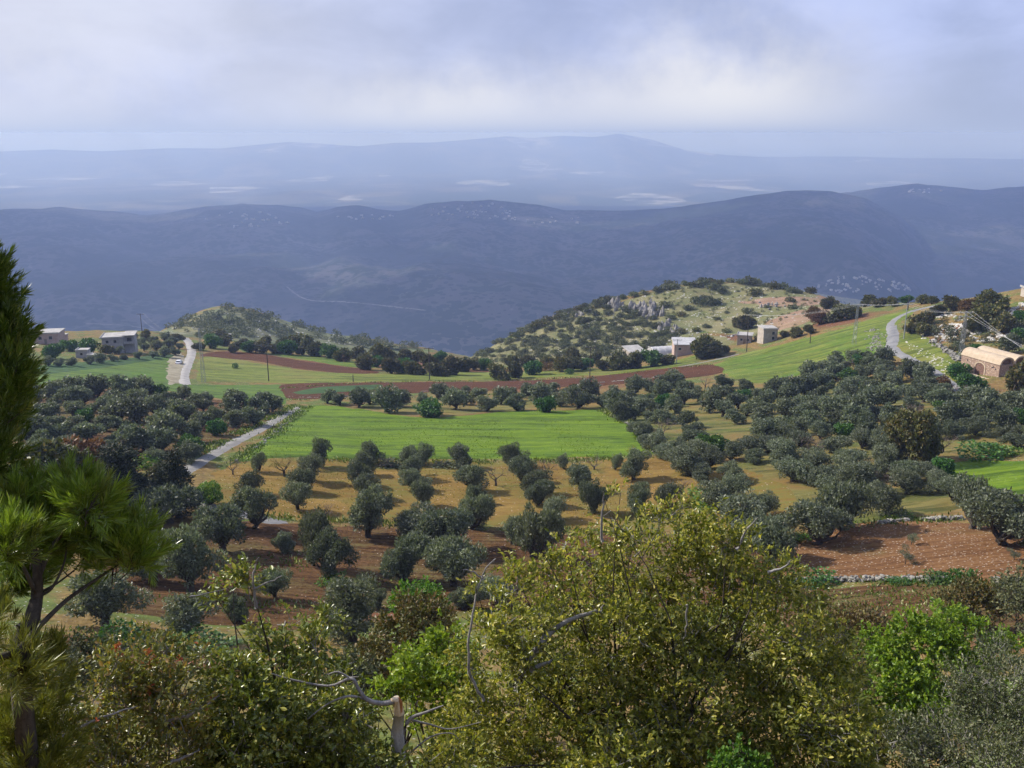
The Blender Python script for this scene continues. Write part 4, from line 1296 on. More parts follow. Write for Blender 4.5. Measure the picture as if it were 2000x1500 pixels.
for k, (x, y, wd, pr) in enumerate(sorted([(1455, 644, 36, OAKS), (1440, 640, 24, OAKS), (1482, 664, 28, OAKS), (1510, 662, 20, OAKS), (1550, 660, 32, OAKS), (1535, 658, 24, OAKS), (1584, 652, 28, OAKS), (1600, 634, 36, OAKR), (1625, 630, 40, OAKS), (1655, 624, 44, OAKS), (1640, 612, 30, OAKS), (1672, 618, 26, OAKS),
                                    (1590, 625, 34, OAKR), (1618, 604, 30, OAKS), (1660, 596, 34, OAKS), (1690, 600, 36, OAKS), (1715, 600, 32, OAKS), (1745, 598, 30, OAKS), (1700, 588, 28, OAKS), (1730, 588, 26, OAKS), (1772, 592, 28, OAKG), (1800, 594, 26, OAKS), (1820, 594, 22, OAKS), (1415, 690, 26, OAKS)], key=lambda e: e[0])):
    plant('oak_tree', pr, x, y, wd, f'{ORD[k]} tree from the left in the thicket between hill houses and road bend', 'oak tree', 'trees between the hill houses and the road bend', rmin=240, rmax=560)
# --- rocky slope at the right edge
for x, y, wd, pr, lab in ((1862, 606, 44, OAKS, 'round dark oak tree right of the road crest'), (1895, 614, 40, OAKR, 'brown tree right of the road crest'), (1940, 612, 62, OAKS, 'largest oak tree on the rocky slope at the right edge'), (1925, 640, 54, OAKS, 'yellowish oak tree below the largest one on the rocky slope'),
                          (1955, 650, 50, OAKS, 'oak tree low on the rocky slope near the cables'), (1905, 650, 40, OAKS, 'oak tree left of the yellowish one on the rocky slope'), (1800, 636, 44, OAKS, 'dark tree right beside the road bend'), (1778, 652, 34, OAKS, 'oak tree just right of the road, left of two'),
                          (1805, 656, 36, OAKS, 'oak tree just right of the road, right of two'), (1832, 618, 26, OAKS, 'small tree beside the road crest'), (1876, 686, 26, OL_FAR, 'olive tree at the foot of the lattice pylon'), (1970, 690, 40, OL_FAR, 'olive tree behind the vaulted building'),
                          (1985, 668, 44, OAKG, 'green tree at the right edge above the vaulted building'), (1905, 690, 26, OAKG, 'green bush just behind the vaulted building'), (1985, 630, 40, OAKG, 'green tree at the right edge of the rocky slope'), (1865, 738, 44, OAKG, 'green tree left of the vaulted building'),
                          (1885, 770, 60, OAKG, 'green tree below the vaulted building'), (1840, 765, 34, OAKR, 'orange-brown bush below the stony slope'), (1830, 756, 44, OL_FAR, 'olive tree in front of the road left of the vaulted building'), (1800, 742, 40, OL_FAR, 'olive tree at the top of the grove hiding the road'), (1900, 790, 50, OL_FAR, 'olive tree below the green tree by the vaulted building'), (1940, 806, 54, OL_FAR, 'olive tree below the vaulted building platform'), (2012, 800, 66, OL_FAR, 'olive tree at the right edge just below the vaulted building')):
    plant('broadleaf_tree' if pr is not OL_FAR else 'olive_tree', pr, x, y, wd, lab, 'tree' if pr is not OL_FAR else 'olive tree', rmin=150, rmax=420)
# --- shrubs between the stony plot and the foreground
for x, y, wd, ht, pr, lab in ((1590, 1140, 90, 34, SHRUBG, 'low dark green weeds under the left end of the terrace wall'), (1874, 1142, 48, 42, SHRUBG, 'dark green bush on the terrace wall'), (1835, 1140, 60, 26, SHRUBG, 'low green weeds against the terrace wall'), (1760, 1140, 50, 16, SHRUBG, 'low weeds at the middle of the terrace wall'),
                              (1560, 1054, 50, 18, SHRUBF, 'pale green weeds at the left corner of the orange stony plot'), (1760, 1012, 60, 14, SHRUBF, 'bright green weeds at the far edge of the orange stony plot'), (650, 1140, 60, 24, SHRUBF, 'bright green weeds at the edge of the brown ploughed soil'),
                              (235, 1265, 90, 60, SHRUBG, 'green weedy bush below the dark olive behind the pine'), (380, 1275, 150, 34, SHRUBG, 'long green weedy bank below the low bushy olive'), (770, 912, 80, 18, SHRUB, 'low dark hedge at the far edge of the orchard, left part'), (880, 912, 60, 16, SHRUB, 'low dark hedge at the far edge of the orchard, right part'),
                              (1380, 985, 90, 34, SHRUBF, 'yellow-green bush behind the top of the yellow oak'), (1920, 895, 90, 34, SHRUBG, 'spreading green bush right of the big dark oak'), (1960, 890, 60, 26, SHRUBF, 'pale green bush at the right edge beside the green field')):
    plant('bush', pr, x, y, wd, lab, 'bush', None, ht)
# ------------------------------------------------------------------ buildings, poles, walls, stones
def stone_wall_mat(name, c1, c2, c3, scale=1.0):
    m = bpy.data.materials.new(name); m.use_nodes = True
    t = NT(m.node_tree)
    pos = t.n('ShaderNodeTexCoord').outputs['Object']
    v = t.n('ShaderNodeTexVoronoi'); t.l(t.vmap(pos, (1, 1, 1.5)), v.inputs['Vector']); v.inputs['Scale'].default_value = 2.2 * scale
    sc = t.n('ShaderNodeSeparateColor'); t.l(v.outputs['Color'], sc.inputs[0])
    col = t.mix(sc.outputs[0], c1, c2)
    col = t.mix(t.ramp(t.noise(pos, 0.6 * scale, 4, .6), 0.5, 0.68), col, c3)
    col = t.mix(t.ramp(v.outputs['Distance'], 0.30, 0.42), col, tuple(x * .75 for x in c1))
    b = t.n('ShaderNodeBsdfPrincipled'); t.l(col, b.inputs['Base Color']); b.inputs['Roughness'].default_value = 0.92
    bp = t.n('ShaderNodeBump'); t.l(v.outputs['Distance'], bp.inputs['Height']); bp.inputs['Strength'].default_value = 0.7; bp.inputs['Distance'].default_value = -0.08
    t.l(bp.outputs[0], b.inputs['Normal'])
    o = t.n('ShaderNodeOutputMaterial'); t.l(b.outputs[0], o.inputs[0])
    return m


M_PINKSTONE = stone_wall_mat('pink_limestone_masonry', (0.38, 0.26, 0.19), (0.52, 0.40, 0.31), (0.46, 0.34, 0.22))
M_VAULT = plain_mat('lime_plaster_vault', (0.42, 0.325, 0.225), (0.52, 0.415, 0.30), 0.8, 0.9, 0.3)
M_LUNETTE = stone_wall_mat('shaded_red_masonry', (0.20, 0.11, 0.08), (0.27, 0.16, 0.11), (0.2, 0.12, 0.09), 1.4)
M_CONCRETE = plain_mat('bare_concrete_block', (0.27, 0.27, 0.28), (0.40, 0.39, 0.39), 0.9, 0.9, 0.3)
M_ROOFW = plain_mat('whitewashed_flat_roof', (0.31, 0.295, 0.27), (0.45, 0.43, 0.40), 0.5, 0.8, 0.2)
M_ROOFG = plain_mat('grey_sheet_roof', (0.36, 0.35, 0.35), (0.52, 0.51, 0.50), 0.7, 0.6, 0.2)
M_HOUSE = plain_mat('weathered_render', (0.30, 0.26, 0.22), (0.42, 0.37, 0.31), 0.7, 0.9, 0.3)
M_HOUSEP = plain_mat('pinkish_render', (0.36, 0.26, 0.22), (0.46, 0.35, 0.30), 0.7, 0.9, 0.3)
M_WINDOW = plain_mat('dark_window', (0.02, 0.022, 0.026), (0.04, 0.042, 0.05), 1.0, 0.2, 0, 0.5)
M_FARHOUSE = plain_mat('far_pale_render', (0.30, 0.28, 0.265), (0.46, 0.44, 0.42), 0.1, 0.9, 0)
M_POLE = plain_mat('tarred_pole', (0.045, 0.038, 0.032), (0.085, 0.072, 0.06), 2, 0.8, 0.2)
M_STEEL = plain_mat('galvanised_steel', (0.26, 0.27, 0.28), (0.36, 0.37, 0.38), 2, 0.5, 0, 0.4, metallic=0.4)
M_CABLE = plain_mat('aluminium_cable', (0.45, 0.45, 0.46), (0.55, 0.55, 0.56), 2, 0.45, 0, 0.5, metallic=0.3)
M_TIMBER = plain_mat('weathered_board', (0.16, 0.13, 0.10), (0.24, 0.20, 0.16), 2, 0.8, 0.2)

# --- twin barrel-vaulted stone building
def vaulted_building():
    corner = ground(1950, 737, 150, 300)
    root = link('vaulted_building', None, None, None, (corner.x, corner.y, corner.z - 0.2), math.radians(110))
    tag(root, 'pink stone building with two parallel barrel-vaulted plaster roofs', 'building')
    Lb, Wb, Hb, V = 11.5, 8.6, 3.2, 2
    mb = MB()
    T = 0.5
    mb.box(0.02, Lb, -T, 0, -1.2, Hb)                                     # long wall facing the lane
    mb.box(0.02, Lb, -Wb, -Wb + T, -1.2, Hb)
    mb.box(Lb - T, Lb - 0.003, -Wb + T, -T, -1.2, Hb + 1.2)
    mb.box(0.02, T, -Wb + T, -T, -1.2, Hb - 0.15)                           # low end wall under the two arches
    yc = -Wb / 2
    mb.box(0.02, T, yc - 0.35, yc + 0.35, Hb - 0.15, Hb + 0.35)             # pier between the arches
    link('wall', mb.mesh('vault_wall'), M_PINKSTONE, root)
    # roof: two arches side by side, a thick shell
    half = Wb / 4
    n = 14
    rf = MB()
    for k in range(2):
        c = -half - k * 2 * half
        prof_o, prof_i = [], []
        for i in range(n + 1):
            t = math.pi * i / n
            prof_o.append((c + math.cos(t) * (half + (0.18 if (k == 0 and i == 0) or (k == 1 and i == n) else 0.0)), Hb - 0.05 + 1.75 * math.sin(t) ** 0.85))
            prof_i.append((c + math.cos(t) * (half - 0.42), Hb - 0.10 + 1.42 * math.sin(t) ** 0.85))
        sag = 0.0
        vs = []
        for x in (-0.12, Lb + 0.1):
            for p in prof_o: vs.append((x, p[0], p[1]))
            for p in prof_i: vs.append((x, p[0], p[1]))
        m = n + 1
        qs = []
        for i in range(n):
            qs.append((i, i + 1, 2 * m + i + 1, 2 * m + i))
            qs.append((m + i, 3 * m + i, 3 * m + i + 1, m + i + 1))
            qs.append((i, m + i, m + i + 1, i + 1))
            qs.append((2 * m + i, 2 * m + i + 1, 3 * m + i + 1, 3 * m + i))
        rf.add(vs, qs)
    rf.box(0.3, Lb - 0.3, -Wb / 2 - 0.5, -Wb / 2 + 0.5, Hb - 0.1, Hb + 0.55)      # gutter fill between the vaults
    link('roof', rf.mesh('vault_roof', False), M_VAULT, root)
    for k in range(2):
        c = -half - k * 2 * half
        pts = [(0.55, c + math.cos(math.pi * i / n) * (half - 0.40), Hb - 0.12 + 1.45 * math.sin(math.pi * i / n) ** 0.85) for i in range(n + 1)]
        lu = MB(); lu.add(pts, None, None, [list(range(n + 1))])
        lu.add([(x + 0.15, y, z) for x, y, z in pts], None, None, [list(range(n + 1))[::-1]])
        link('lunette', lu.mesh('lunette'), M_LUNETTE, root)
    # blind arch on the long wall
    fr, pan = MB(), MB()
    cx, w2 = 5.6, 1.35
    arc = [(cx + math.cos(math.pi * i / 10) * w2, 1.35 + math.sin(math.pi * i / 10) * 1.05) for i in range(11)]
    arc = [(cx + w2, -0.9)] + arc + [(cx - w2, -0.9)]
    arc2 = [(cx + (x - cx) * 1.22, z + (0.26 if z > 0 else 0)) for x, z in arc]
    m = len(arc)
    vs = [(x, 0.10, z) for x, z in arc] + [(x, 0.10, z) for x, z in arc2] + [(x, 0.0, z) for x, z in arc] + [(x, 0.0, z) for x, z in arc2]
    qs = []
    for i in range(m - 1):
        qs += [(i, i + 1, m + i + 1, m + i), (m + i, m + i + 1, 3 * m + i + 1, 3 * m + i), (i + 1, i, 2 * m + i, 2 * m + i + 1)]
    fr.add(vs, qs)
    nic = link('blind_arch', fr.mesh('arch_frame'), M_VAULT, root)
    pan.add([(x, 0.02, z) for x, z in arc], None, None, [list(range(m))])
    link('arch_panel', pan.mesh('arch_panel'), M_LUNETTE, nic)
    for x, z in ((2.1, 2.1), (1.1, 1.9), (1.7, 2.3), (9.6, 2.2)):
        wb = MB(); wb.box(x - .16, x + .16, -0.08, 0.012, z - .16, z + .16)
        link('window', wb.mesh('vent_hole'), M_WINDOW, root)
    # platform with a pale kerb in front
    pf = MB()
    pf.box(-1.5, Lb + 2.0, 0.02, 1.6, -2.2, -0.55)
    pf.box(-1.5, Lb + 2.0, 1.6, 2.0, -2.2, -0.25)
    link('platform', pf.mesh('platform'), M_VAULT, root)
    return root


vaulted_building()


def house(px, py, wpx, hpx, depth, rot, label, wallm, roofm, wins, name='house', rmin=150, rmax=560, over=0.35, slope=0.0, sink=0.6, door=None, cat='house'):
    """flat-roofed house standing on the ground at a photo pixel: wins are (x 0..1, z 0..1, width m, height m) on the front"""
    g = ground(px, py, rmin, rmax)
    k = math.sqrt(g.x ** 2 + g.y ** 2 + (g.z - CAMZ) ** 2) / FPX
    W, H = wpx * k / math.cos(math.radians(rot)) * 0.95, hpx * k
    root = link(name, None, None, None, (g.x, g.y, g.z), math.radians(rot))
    tag(root, label, cat)
    mb = MB(); mb.box(-W / 2, W / 2, 0, depth, -sink - 1.5, H)
    link('wall', mb.mesh('house_wall'), wallm, root)
    rf = MB()
    vs = [(-W / 2 - over, -over, H), (W / 2 + over, -over, H), (W / 2 + over, depth + over, H + slope), (-W / 2 - over, depth + over, H + slope)]
    rf.add(vs + [(x, y, z + 0.28) for x, y, z in vs], [(0, 3, 2, 1), (4, 5, 6, 7), (0, 1, 5, 4), (1, 2, 6, 5), (2, 3, 7, 6), (3, 0, 4, 7)])
    if not slope:
        rf.box(-W / 2 - over, W / 2 + over, -over, -over + .2, H + .28, H + .55)
        rf.box(-W / 2 - over, -W / 2 - over + .2, -over + .2, depth + over, H + .28, H + .55)
    link('roof', rf.mesh('house_roof'), roofm, root)
    for fx, fz, ww, wh in wins:
        x, z = (fx - .5) * W, fz * H
        wn = MB(); wn.box(x - ww / 2, x + ww / 2, -0.02, 0.05, z - wh / 2, z + wh / 2)
        wo_ = link('window', wn.mesh('window_pane'), M_WINDOW, root)
        fr = MB()
        for a, b, c, d in ((x - ww / 2 - .1, x + ww / 2 + .1, z - wh / 2 - .12, z - wh / 2), (x - ww / 2 - .1, x + ww / 2 + .1, z + wh / 2, z + wh / 2 + .12),
                           (x - ww / 2 - .1, x - ww / 2, z - wh / 2, z + wh / 2), (x + ww / 2, x + ww / 2 + .1, z - wh / 2, z + wh / 2)):
            fr.box(a, b, -0.08, -0.001, c, d)
        link('frame', fr.mesh('window_frame'), roofm, wo_)
    if door:
        x = (door - .5) * W
        dm = MB(); dm.box(x - .5, x + .5, -0.03, 0.04, -0.3, 2.0)
        link('door', dm.mesh('house_door'), M_TIMBER, root)
    return root


h = house(222, 688, 36, 26, 9.0, 14, 'two-storey bare concrete house with a white flat roof', M_CONCRETE, M_ROOFW, [(.25, .74, 1.0, 1.1), (.62, .74, 1.0, 1.1), (.25, .28, 1.0, 1.1)], over=0.6, door=.7)
# its open right bay: slab, pillars and recessed wall
bay = MB(); bay.box(3.9, 7.6, 1.5, 8.0, -2, 5.9)
g = link('side_wing', bay.mesh('wing'), M_CONCRETE, h)
wn = MB(); wn.box(5.0, 6.6, 1.44, 1.52, 3.6, 5.0); link('window', wn.mesh('wing_window'), M_WINDOW, h)
sl_ = MB(); sl_.box(3.6, 8.1, -0.2, 8.4, 6.05, 6.35); link('roof_slab', sl_.mesh('wing_slab'), M_ROOFW, h)
bl = MB(); bl.box(3.9, 7.7, -0.1, 1.5, 2.9, 3.1); bl.box(3.9, 7.7, -0.1, 0.0, 3.1, 3.9); link('balcony', bl.mesh('balcony'), M_CONCRETE, h)
for x in (4.1, 7.5):
    pl_ = MB(); pl_.box(x - .15, x + .15, 0.05, .35, 3.1, 6.05); link('pillar', pl_.mesh('pillar'), M_CONCRETE, h)
house(90, 672, 44, 18, 9, 10, 'pinkish house with a pale flat roof beside the pine, behind the left fields', M_HOUSEP, M_ROOFW, [(.3, .6, 1.2, 1.2), (.7, .6, 1.2, 1.2)], door=.5)
house(112, 668, 16, 10, 5, -6, 'small flat-roofed annex right of the pinkish house', M_HOUSEP, M_ROOFW, [(.5, .6, .9, .9)])
house(160, 700, 20, 13, 4, 8, 'small grey block hut above the left crop field', M_CONCRETE, M_ROOFW, [(.5, .6, .8, .8)], over=.15)
house(178, 706, 14, 10, 3, -12, 'low shed with a pale sheet roof beside the grey hut', M_HOUSE, M_ROOFW, [(.5, .5, .6, .6)], over=.2)
house(436, 664, 20, 7, 5, 0, 'small shed with a white roof between the trees right of the lane', M_HOUSE, M_ROOFW, [(.5, .5, .8, .7)])
house(1338, 694, 44, 20, 9, -4, 'long low house with a grey sheet roof below the rocky hill', M_HOUSEP, M_ROOFG, [(.25, .62, 1.0, .9), (.8, .62, 1.0, .9)], slope=0.9, rmax=420)
house(1246, 697, 32, 9, 8, 18, 'low shed with a pale tilted roof at the left of the farm buildings', M_HOUSE, M_ROOFW, [(.5, .5, .8, .7)], slope=1.0, rmax=420)
house(1453, 672, 26, 15, 7, -18, 'small house with a pale roof and porch beside the tarred pole', M_HOUSE, M_ROOFW, [(.3, .55, .9, .9), (.75, .55, .9, .9)], door=.52, rmax=460)
house(1504, 668, 28, 24, 7, 4, 'tall pale house with a white roof half hidden behind a round tree', M_HOUSE, M_ROOFW, [(.7, .7, 1, 1.2), (.7, .3, 1, 1.2)], rmax=460)
house(2022, 580, 24, 12, 6, -8, 'pale stone house cut by the right edge at the top of the slope', M_HOUSE, M_ROOFW, [(.3, .55, .9, .9)], rmax=420)


# --- arched greenhouse tunnel
def tunnel():
    g = ground(1292, 692, 250, 420)
    root = link('greenhouse', None, None, None, (g.x, g.y, g.z), math.radians(16))
    tag(root, 'arched polytunnel with a pale end among the farm buildings', 'greenhouse')
    n = 12
    mb = MB()
    prof = [(math.cos(math.pi * i / n) * 4.2, math.sin(math.pi * i / n) * 3.3) for i in range(n + 1)]
    vs = [(x, y, z) for x0 in (-5, 9) for (y, z) in prof for x in (x0,)]
    mb.add(vs, [(i, i + 1, n + 1 + i + 1, n + 1 + i) for i in range(n)])
    link('cover', mb.mesh('tunnel_cover', True), M_ROOFG, root)
    for k in range(6):
        x = -5 + k * 2.8
        rb = MB(); rb.tube([(x, y * 1.01, z * 1.01) for y, z in prof], 0.07, 4, False)
        link('rib', rb.mesh('tunnel_rib'), M_STEEL, root)
    em = MB(); em.add([(-4.95, y * .98, z * .98) for y, z in prof], None, None, [list(range(n + 1))])
    link('end_panel', em.mesh('tunnel_end'), M_ROOFW, root)


tunnel()


# --- poles and cables
def pole(px, py, hpx, label, kind='wood', arms=1, rmin=100, rmax=640):
    g = ground(px, py, rmin, rmax)
    k = math.sqrt(g.x ** 2 + g.y ** 2 + (g.z - CAMZ) ** 2) / FPX
    H = hpx * k * 1.04
    root = link('utility_pole' if kind != 'lattice' else 'lattice_pylon', None, None, None, (g.x, g.y, g.z))
    tag(root, label, 'pole' if kind != 'lattice' else 'pylon')
    mb = MB()
    if kind == 'lattice':
        w0, w1, n = 0.55, 0.16, 9
        for sx in (-1, 1):
            for sy in (-1, 1):
                lg = MB(); lg.tube([(sx * w0, sy * w0, -0.8), (sx * w1, sy * w1, H)], 0.05, 4)
                link('leg', lg.mesh('pylon_leg'), M_STEEL, root)
        for i in range(n):
            a, b = i / n, (i + 1) / n
            wa, wb = w0 + (w1 - w0) * a, w0 + (w1 - w0) * b
            s = 1 if i % 2 else -1
            for f in (-1, 1):
                mb.tube([(-s * wa, f * wa, a * H), (s * wb, f * wb, b * H)], 0.028, 3)
                mb.tube([(f * wa, s * wa, a * H), (f * wb, -s * wb, b * H)], 0.028, 3)
        link('bracing', mb.mesh('pylon_bracing'), M_STEEL, root)
    else:
        m = M_POLE if kind == 'wood' else M_STEEL
        mb.tube([(0, 0, -0.8), (0, 0, H)], [0.19, 0.12], 7)
        link('shaft', mb.mesh('pole_shaft'), m, root)
    tops = []
    for a in range(arms):
        z = H - 0.35 - a * 1.1
        ar = MB(); ar.box(-1.7, 1.7, -0.07, 0.07, z - 0.08, z + 0.08)
        arm = link('crossarm', ar.mesh('crossarm'), M_POLE if kind == 'wood' else M_STEEL, root)
        for x in (-1.6, 0.0, 1.6):
            ins = MB(); ins.tube([(x, 0, z + .08), (x, 0, z + .25), (x, 0, z + .42)], [0.07, 0.10, 0.04], 6)
            link('insulator', ins.mesh('insulator'), M_ROOFW, arm)
            if a == 0: tops.append(Vector((g.x + x, g.y, g.z + z + .42)))
    return tops


PL = {}
for key, px, py, hp, kind, arms, lab in (
        ('a', 278, 652, 36, 'wood', 1, 'dark utility pole on the plateau edge behind the concrete house'), ('b', 398, 746, 98, 'lattice', 1, 'slim lattice pylon standing right of the pale lane'),
        ('c', 525, 745, 66, 'wood', 1, 'dark utility pole at the corner of the meadow'), ('d', 690, 746, 14, 'wood', 0, 'short post at the edge of the red ploughed field'),
        ('e', 839, 742, 62, 'wood', 1, 'utility pole in front of the oak belt beyond the meadow'), ('f', 1152, 736, 58, 'wood', 1, 'dark utility pole before the rocky hill'),
        ('g', 1321, 712, 48, 'steel', 1, 'pale steel pole in front of the long farm house'), ('h', 1458, 687, 68, 'wood', 1, 'tall tarred utility pole on the green slope by the small house'),
        ('i', 1582, 671, 16, 'wood', 0, 'short post on the green slope'), ('j', 1668, 673, 72, 'lattice', 1, 'lattice pylon on the green slope left of the road bend'),
        ('k', 1765, 662, 62, 'steel', 1, 'thin pole beside the road bend'), ('l', 1773, 606, 24, 'wood', 0, 'small post near the road crest'),
        ('m', 1875, 704, 84, 'lattice', 2, 'tall lattice pylon just left of the vaulted building'), ('n', 1906, 574, 30, 'wood', 1, 'thin pole on the skyline at the right')):
    PL[key] = pole(px, py, hp, lab, kind, arms)


def cable(a, b, label, sag=0.03, r=0.016):
    pts = []
    L = (b - a).length
    for t in np.linspace(0, 1, 14):
        p = a.lerp(b, float(t)); p.z -= sag * L * 4 * t * (1 - t)
        pts.append(tuple(p))
    mb = MB(); mb.tube(pts, r, 4)
    tag(link('power_cable', mb.mesh('power_cable'), M_CABLE), label, 'cable', 'power cables between the poles')


SIDE = ('left', 'middle', 'right')
end_pt = [at(2130, 728 + 15 * i, 215 + 2 * i) for i in range(3)]
for i in range(3):
    cable(PL['j'][i], PL['k'][i], f'{SIDE[i]} cable from the slope pylon to the roadside pole')
    cable(PL['k'][i], PL['m'][i], f'{SIDE[i]} cable from the roadside pole to the tall pylon')
    cable(PL['m'][i], end_pt[i], f'{SIDE[i]} cable from the tall pylon over the vaulted building', 0.02, 0.02)
    cable(PL['h'][i], PL['j'][i], f'{SIDE[i]} cable from the tarred pole to the slope pylon')
for i in (0, 2):
    cable(PL['a'][i], PL['b'][i], f'{SIDE[i]} cable from the plateau pole to the lane pylon')
    cable(PL['b'][i], PL['c'][i], f'{SIDE[i]} cable from the lane pylon to the meadow pole', 0.03, 0.015)


# --- white car parked on the verge
def car():
    g = ground(350, 711, 200, 500)
    root = link('parked_car', None, None, None, (g.x, g.y, g.z + 0.05), math.radians(97))
    tag(root, 'small white car parked on the dry verge beside the pale lane', 'car')
    paint = plain_mat('white_car_paint', (0.72, 0.72, 0.72), (0.80, 0.80, 0.80), 1, 0.3, 0, 0.5)
    tyre = plain_mat('tyre_rubber', (0.02, 0.02, 0.02), (0.03, 0.03, 0.03), 2, 0.9, 0)
    red = plain_mat('tail_light_red', (0.35, 0.02, 0.02), (0.4, 0.03, 0.02), 2, 0.3, 0)
    prof = [(-2.1, .35), (-2.15, .75), (-1.95, .95), (-1.55, 1.0), (-1.15, 1.45), (.35, 1.48), (1.05, 1.0), (1.95, .85), (2.1, .6), (2.1, .35)]
    mb = MB(); n = len(prof)
    vs = []
    for y, kk in ((-.84, 1), (.84, 1)):
        for x, z in prof: vs.append((x, y * (0.84 if z > 1.2 else 1.0), z))
    mb.add(vs, [(i, (i + 1) % n, n + (i + 1) % n, n + i) for i in range(n)], None, [list(range(n))[::-1], list(range(n, 2 * n))])
    link('body', mb.mesh('car_body'), paint, root)
    for x in (-1.35, 1.3):
        for y in (-.80, .80):
            wm = MB(); wm.tube([(x, y - .11, .33), (x, y + .11, .33)], .33, 12)
            wh = link('wheel', wm.mesh('car_wheel'), tyre, root)
            rm = MB(); s = .115 if y > 0 else -.115
            rm.tube([(x, y + s, .33), (x, y + s * 1.12, .33)], .19, 10); link('rim', rm.mesh('car_rim'), M_STEEL, wh)
    for s in (-1, 1):
        wm = MB(); wm.add([(-1.35, s * .805, 1.03), (.75, s * .82, 1.03), (.25, s * .725, 1.40), (-1.08, s * .725, 1.40)], [(0, 1, 2, 3)]); link('side_window', wm.mesh('car_window'), M_WINDOW, root)
        tm = MB(); tm.box(-2.17, -2.1, s * .72 - .12, s * .72 + .12, .68, .88); link('tail_light', tm.mesh('tail_light'), red, root)
        hm_ = MB(); hm_.box(2.06, 2.12, s * .66 - .16, s * .66 + .16, .62, .76); link('headlight', hm_.mesh('headlight'), M_ROOFW, root)
    wm = MB(); wm.add([(-1.58, -.68, 1.03), (-1.58, .68, 1.03), (-1.22, .62, 1.41), (-1.22, -.62, 1.41)], [(0, 1, 2, 3)]); link('rear_window', wm.mesh('car_rear'), M_WINDOW, root)
    wm = MB(); wm.add([(1.06, -.70, 1.03), (1.06, .70, 1.03), (.46, .64, 1.44), (.46, -.64, 1.44)], [(0, 1, 2, 3)]); link('windscreen', wm.mesh('car_screen'), M_WINDOW, root)


car()


# --- stones: walls, outcrops, rubble
ICO_V = np.array([(0, 0, 1), (.894, 0, .447), (.276, .851, .447), (-.724, .526, .447), (-.724, -.526, .447), (.276, -.851, .447), (.724, .526, -.447), (-.276, .851, -.447), (-.894, 0, -.447), (-.276, -.851, -.447), (.724, -.526, -.447), (0, 0, -1)])
ICO_T = np.array([(0, 1, 2), (0, 2, 3), (0, 3, 4), (0, 4, 5), (0, 5, 1), (1, 6, 2), (2, 7, 3), (3, 8, 4), (4, 9, 5), (5, 10, 1), (6, 7, 2), (7, 8, 3), (8, 9, 4), (9, 10, 5), (10, 6, 1), (11, 7, 6), (11, 8, 7), (11, 9, 8), (11, 10, 9), (11, 6, 10)])


def stones(rng, P, size, flat=(1, 1, .7)):
    n = len(P)
    V = ICO_V[None] * (1 + rng.uniform(-.28, .28, (n, 12, 1)))
    V = V * np.asarray(size).reshape(n, 1, 1) * (np.array(flat) * rng.uniform(.7, 1.3, (n, 3)))[:, None]
    a = rng.uniform(0, 6.28, n)
    c, s = np.cos(a)[:, None], np.sin(a)[:, None]
    V = np.stack([V[..., 0] * c - V[..., 1] * s, V[..., 0] * s + V[..., 1] * c, V[..., 2]], -1) + P[:, None]
    T = ICO_T[None] + np.arange(n)[:, None, None] * 12
    return V.reshape(-1, 3), T.reshape(-1, 3)


M_STONE2 = plain_mat('weathered_wall_stone', (0.15, 0.14, 0.12), (0.34, 0.32, 0.275), 1.4, 0.9, 0.5)


def stone_line(name, pix, width, height, n, size, label, seed, mat=M_STONE2, rmin=60, rmax=600, cat='wall'):
    rng = np.random.default_rng(seed)
    w = [ground(px, py, rmin, rmax) for px, py in smooth_line(pix, 6)]
    pts = np.array([(p.x, p.y) for p in w])
    seg = np.r_[0, np.cumsum(np.hypot(*np.diff(pts, axis=0).T))]
    t = rng.uniform(0, seg[-1], n)
    t = t[vnoise(t / 3.0, t * 0, seed) > .38]; n = len(t)
    x = np.interp(t, seg, pts[:, 0]) + rng.normal(0, width * .35, n)
    y = np.interp(t, seg, pts[:, 1]) + rng.normal(0, width * .35, n)
    z = zmesh(x, y) + rng.uniform(0, height, n)
    v, tr = stones(rng, np.c_[x, y, z], rng.uniform(.6, 1.4, n) * size)
    root = link(name, None, None, None, (0, 0, 0))
    tag(root, label, cat)
    c = v.mean(0)
    root.location = c
    o = link('stones', new_mesh('wall_stones', v - c, None, tr), mat, root)
    o['kind'] = 'stuff'


stone_line('terrace_wall', [(1530, 1140), (1640, 1136), (1760, 1134), (1900, 1136), (2010, 1140)], .6, .5, 560, .2, 'low dry-stone terrace wall below the orange stony plot', 1)
stone_line('terrace_wall', [(1690, 1026), (1780, 1018), (1880, 1014)], .5, .4, 260, .22, 'short pale stone edging at the top of the orange stony plot', 2)
stone_line('terrace_wall', [(560, 1012), (700, 1026), (850, 1030), (1000, 1036)], .6, .3, 260, .2, 'stony terrace edge between ochre orchard and brown soil', 3)
stone_line('stone_wall', [(1815, 668), (1838, 680), (1858, 694), (1872, 706)], 1.2, .9, 380, .32, 'broad pale rubble wall running down to the tall pylon', 4)
stone_line('stone_wall', [(1845, 668), (1870, 662), (1900, 648)], .8, .7, 200, .3, 'pale stone terrace edge above the rubble wall', 5)
stone_line('stone_wall', [(1700, 645), (1712, 660), (1712, 680), (1700, 690)], 3.5, .3, 220, .3, 'strip of loose white stones left of the road bend', 6)
stone_line('stone_wall', [(1170, 803), (1215, 822), (1255, 850), (1275, 885)], .5, .3, 160, .22, 'pale stony margin along the right edge of the wheat field', 7)
stone_line('stone_wall', [(455, 905), (510, 868), (560, 828), (600, 795)], .7, .3, 200, .22, 'pale stony verge between grey lane and wheat field', 8)
stone_line('stone_wall', [(560, 775), (640, 778), (740, 770), (900, 762)], .6, .2, 160, .25, 'line of pale stones along the red ploughed field', 9)
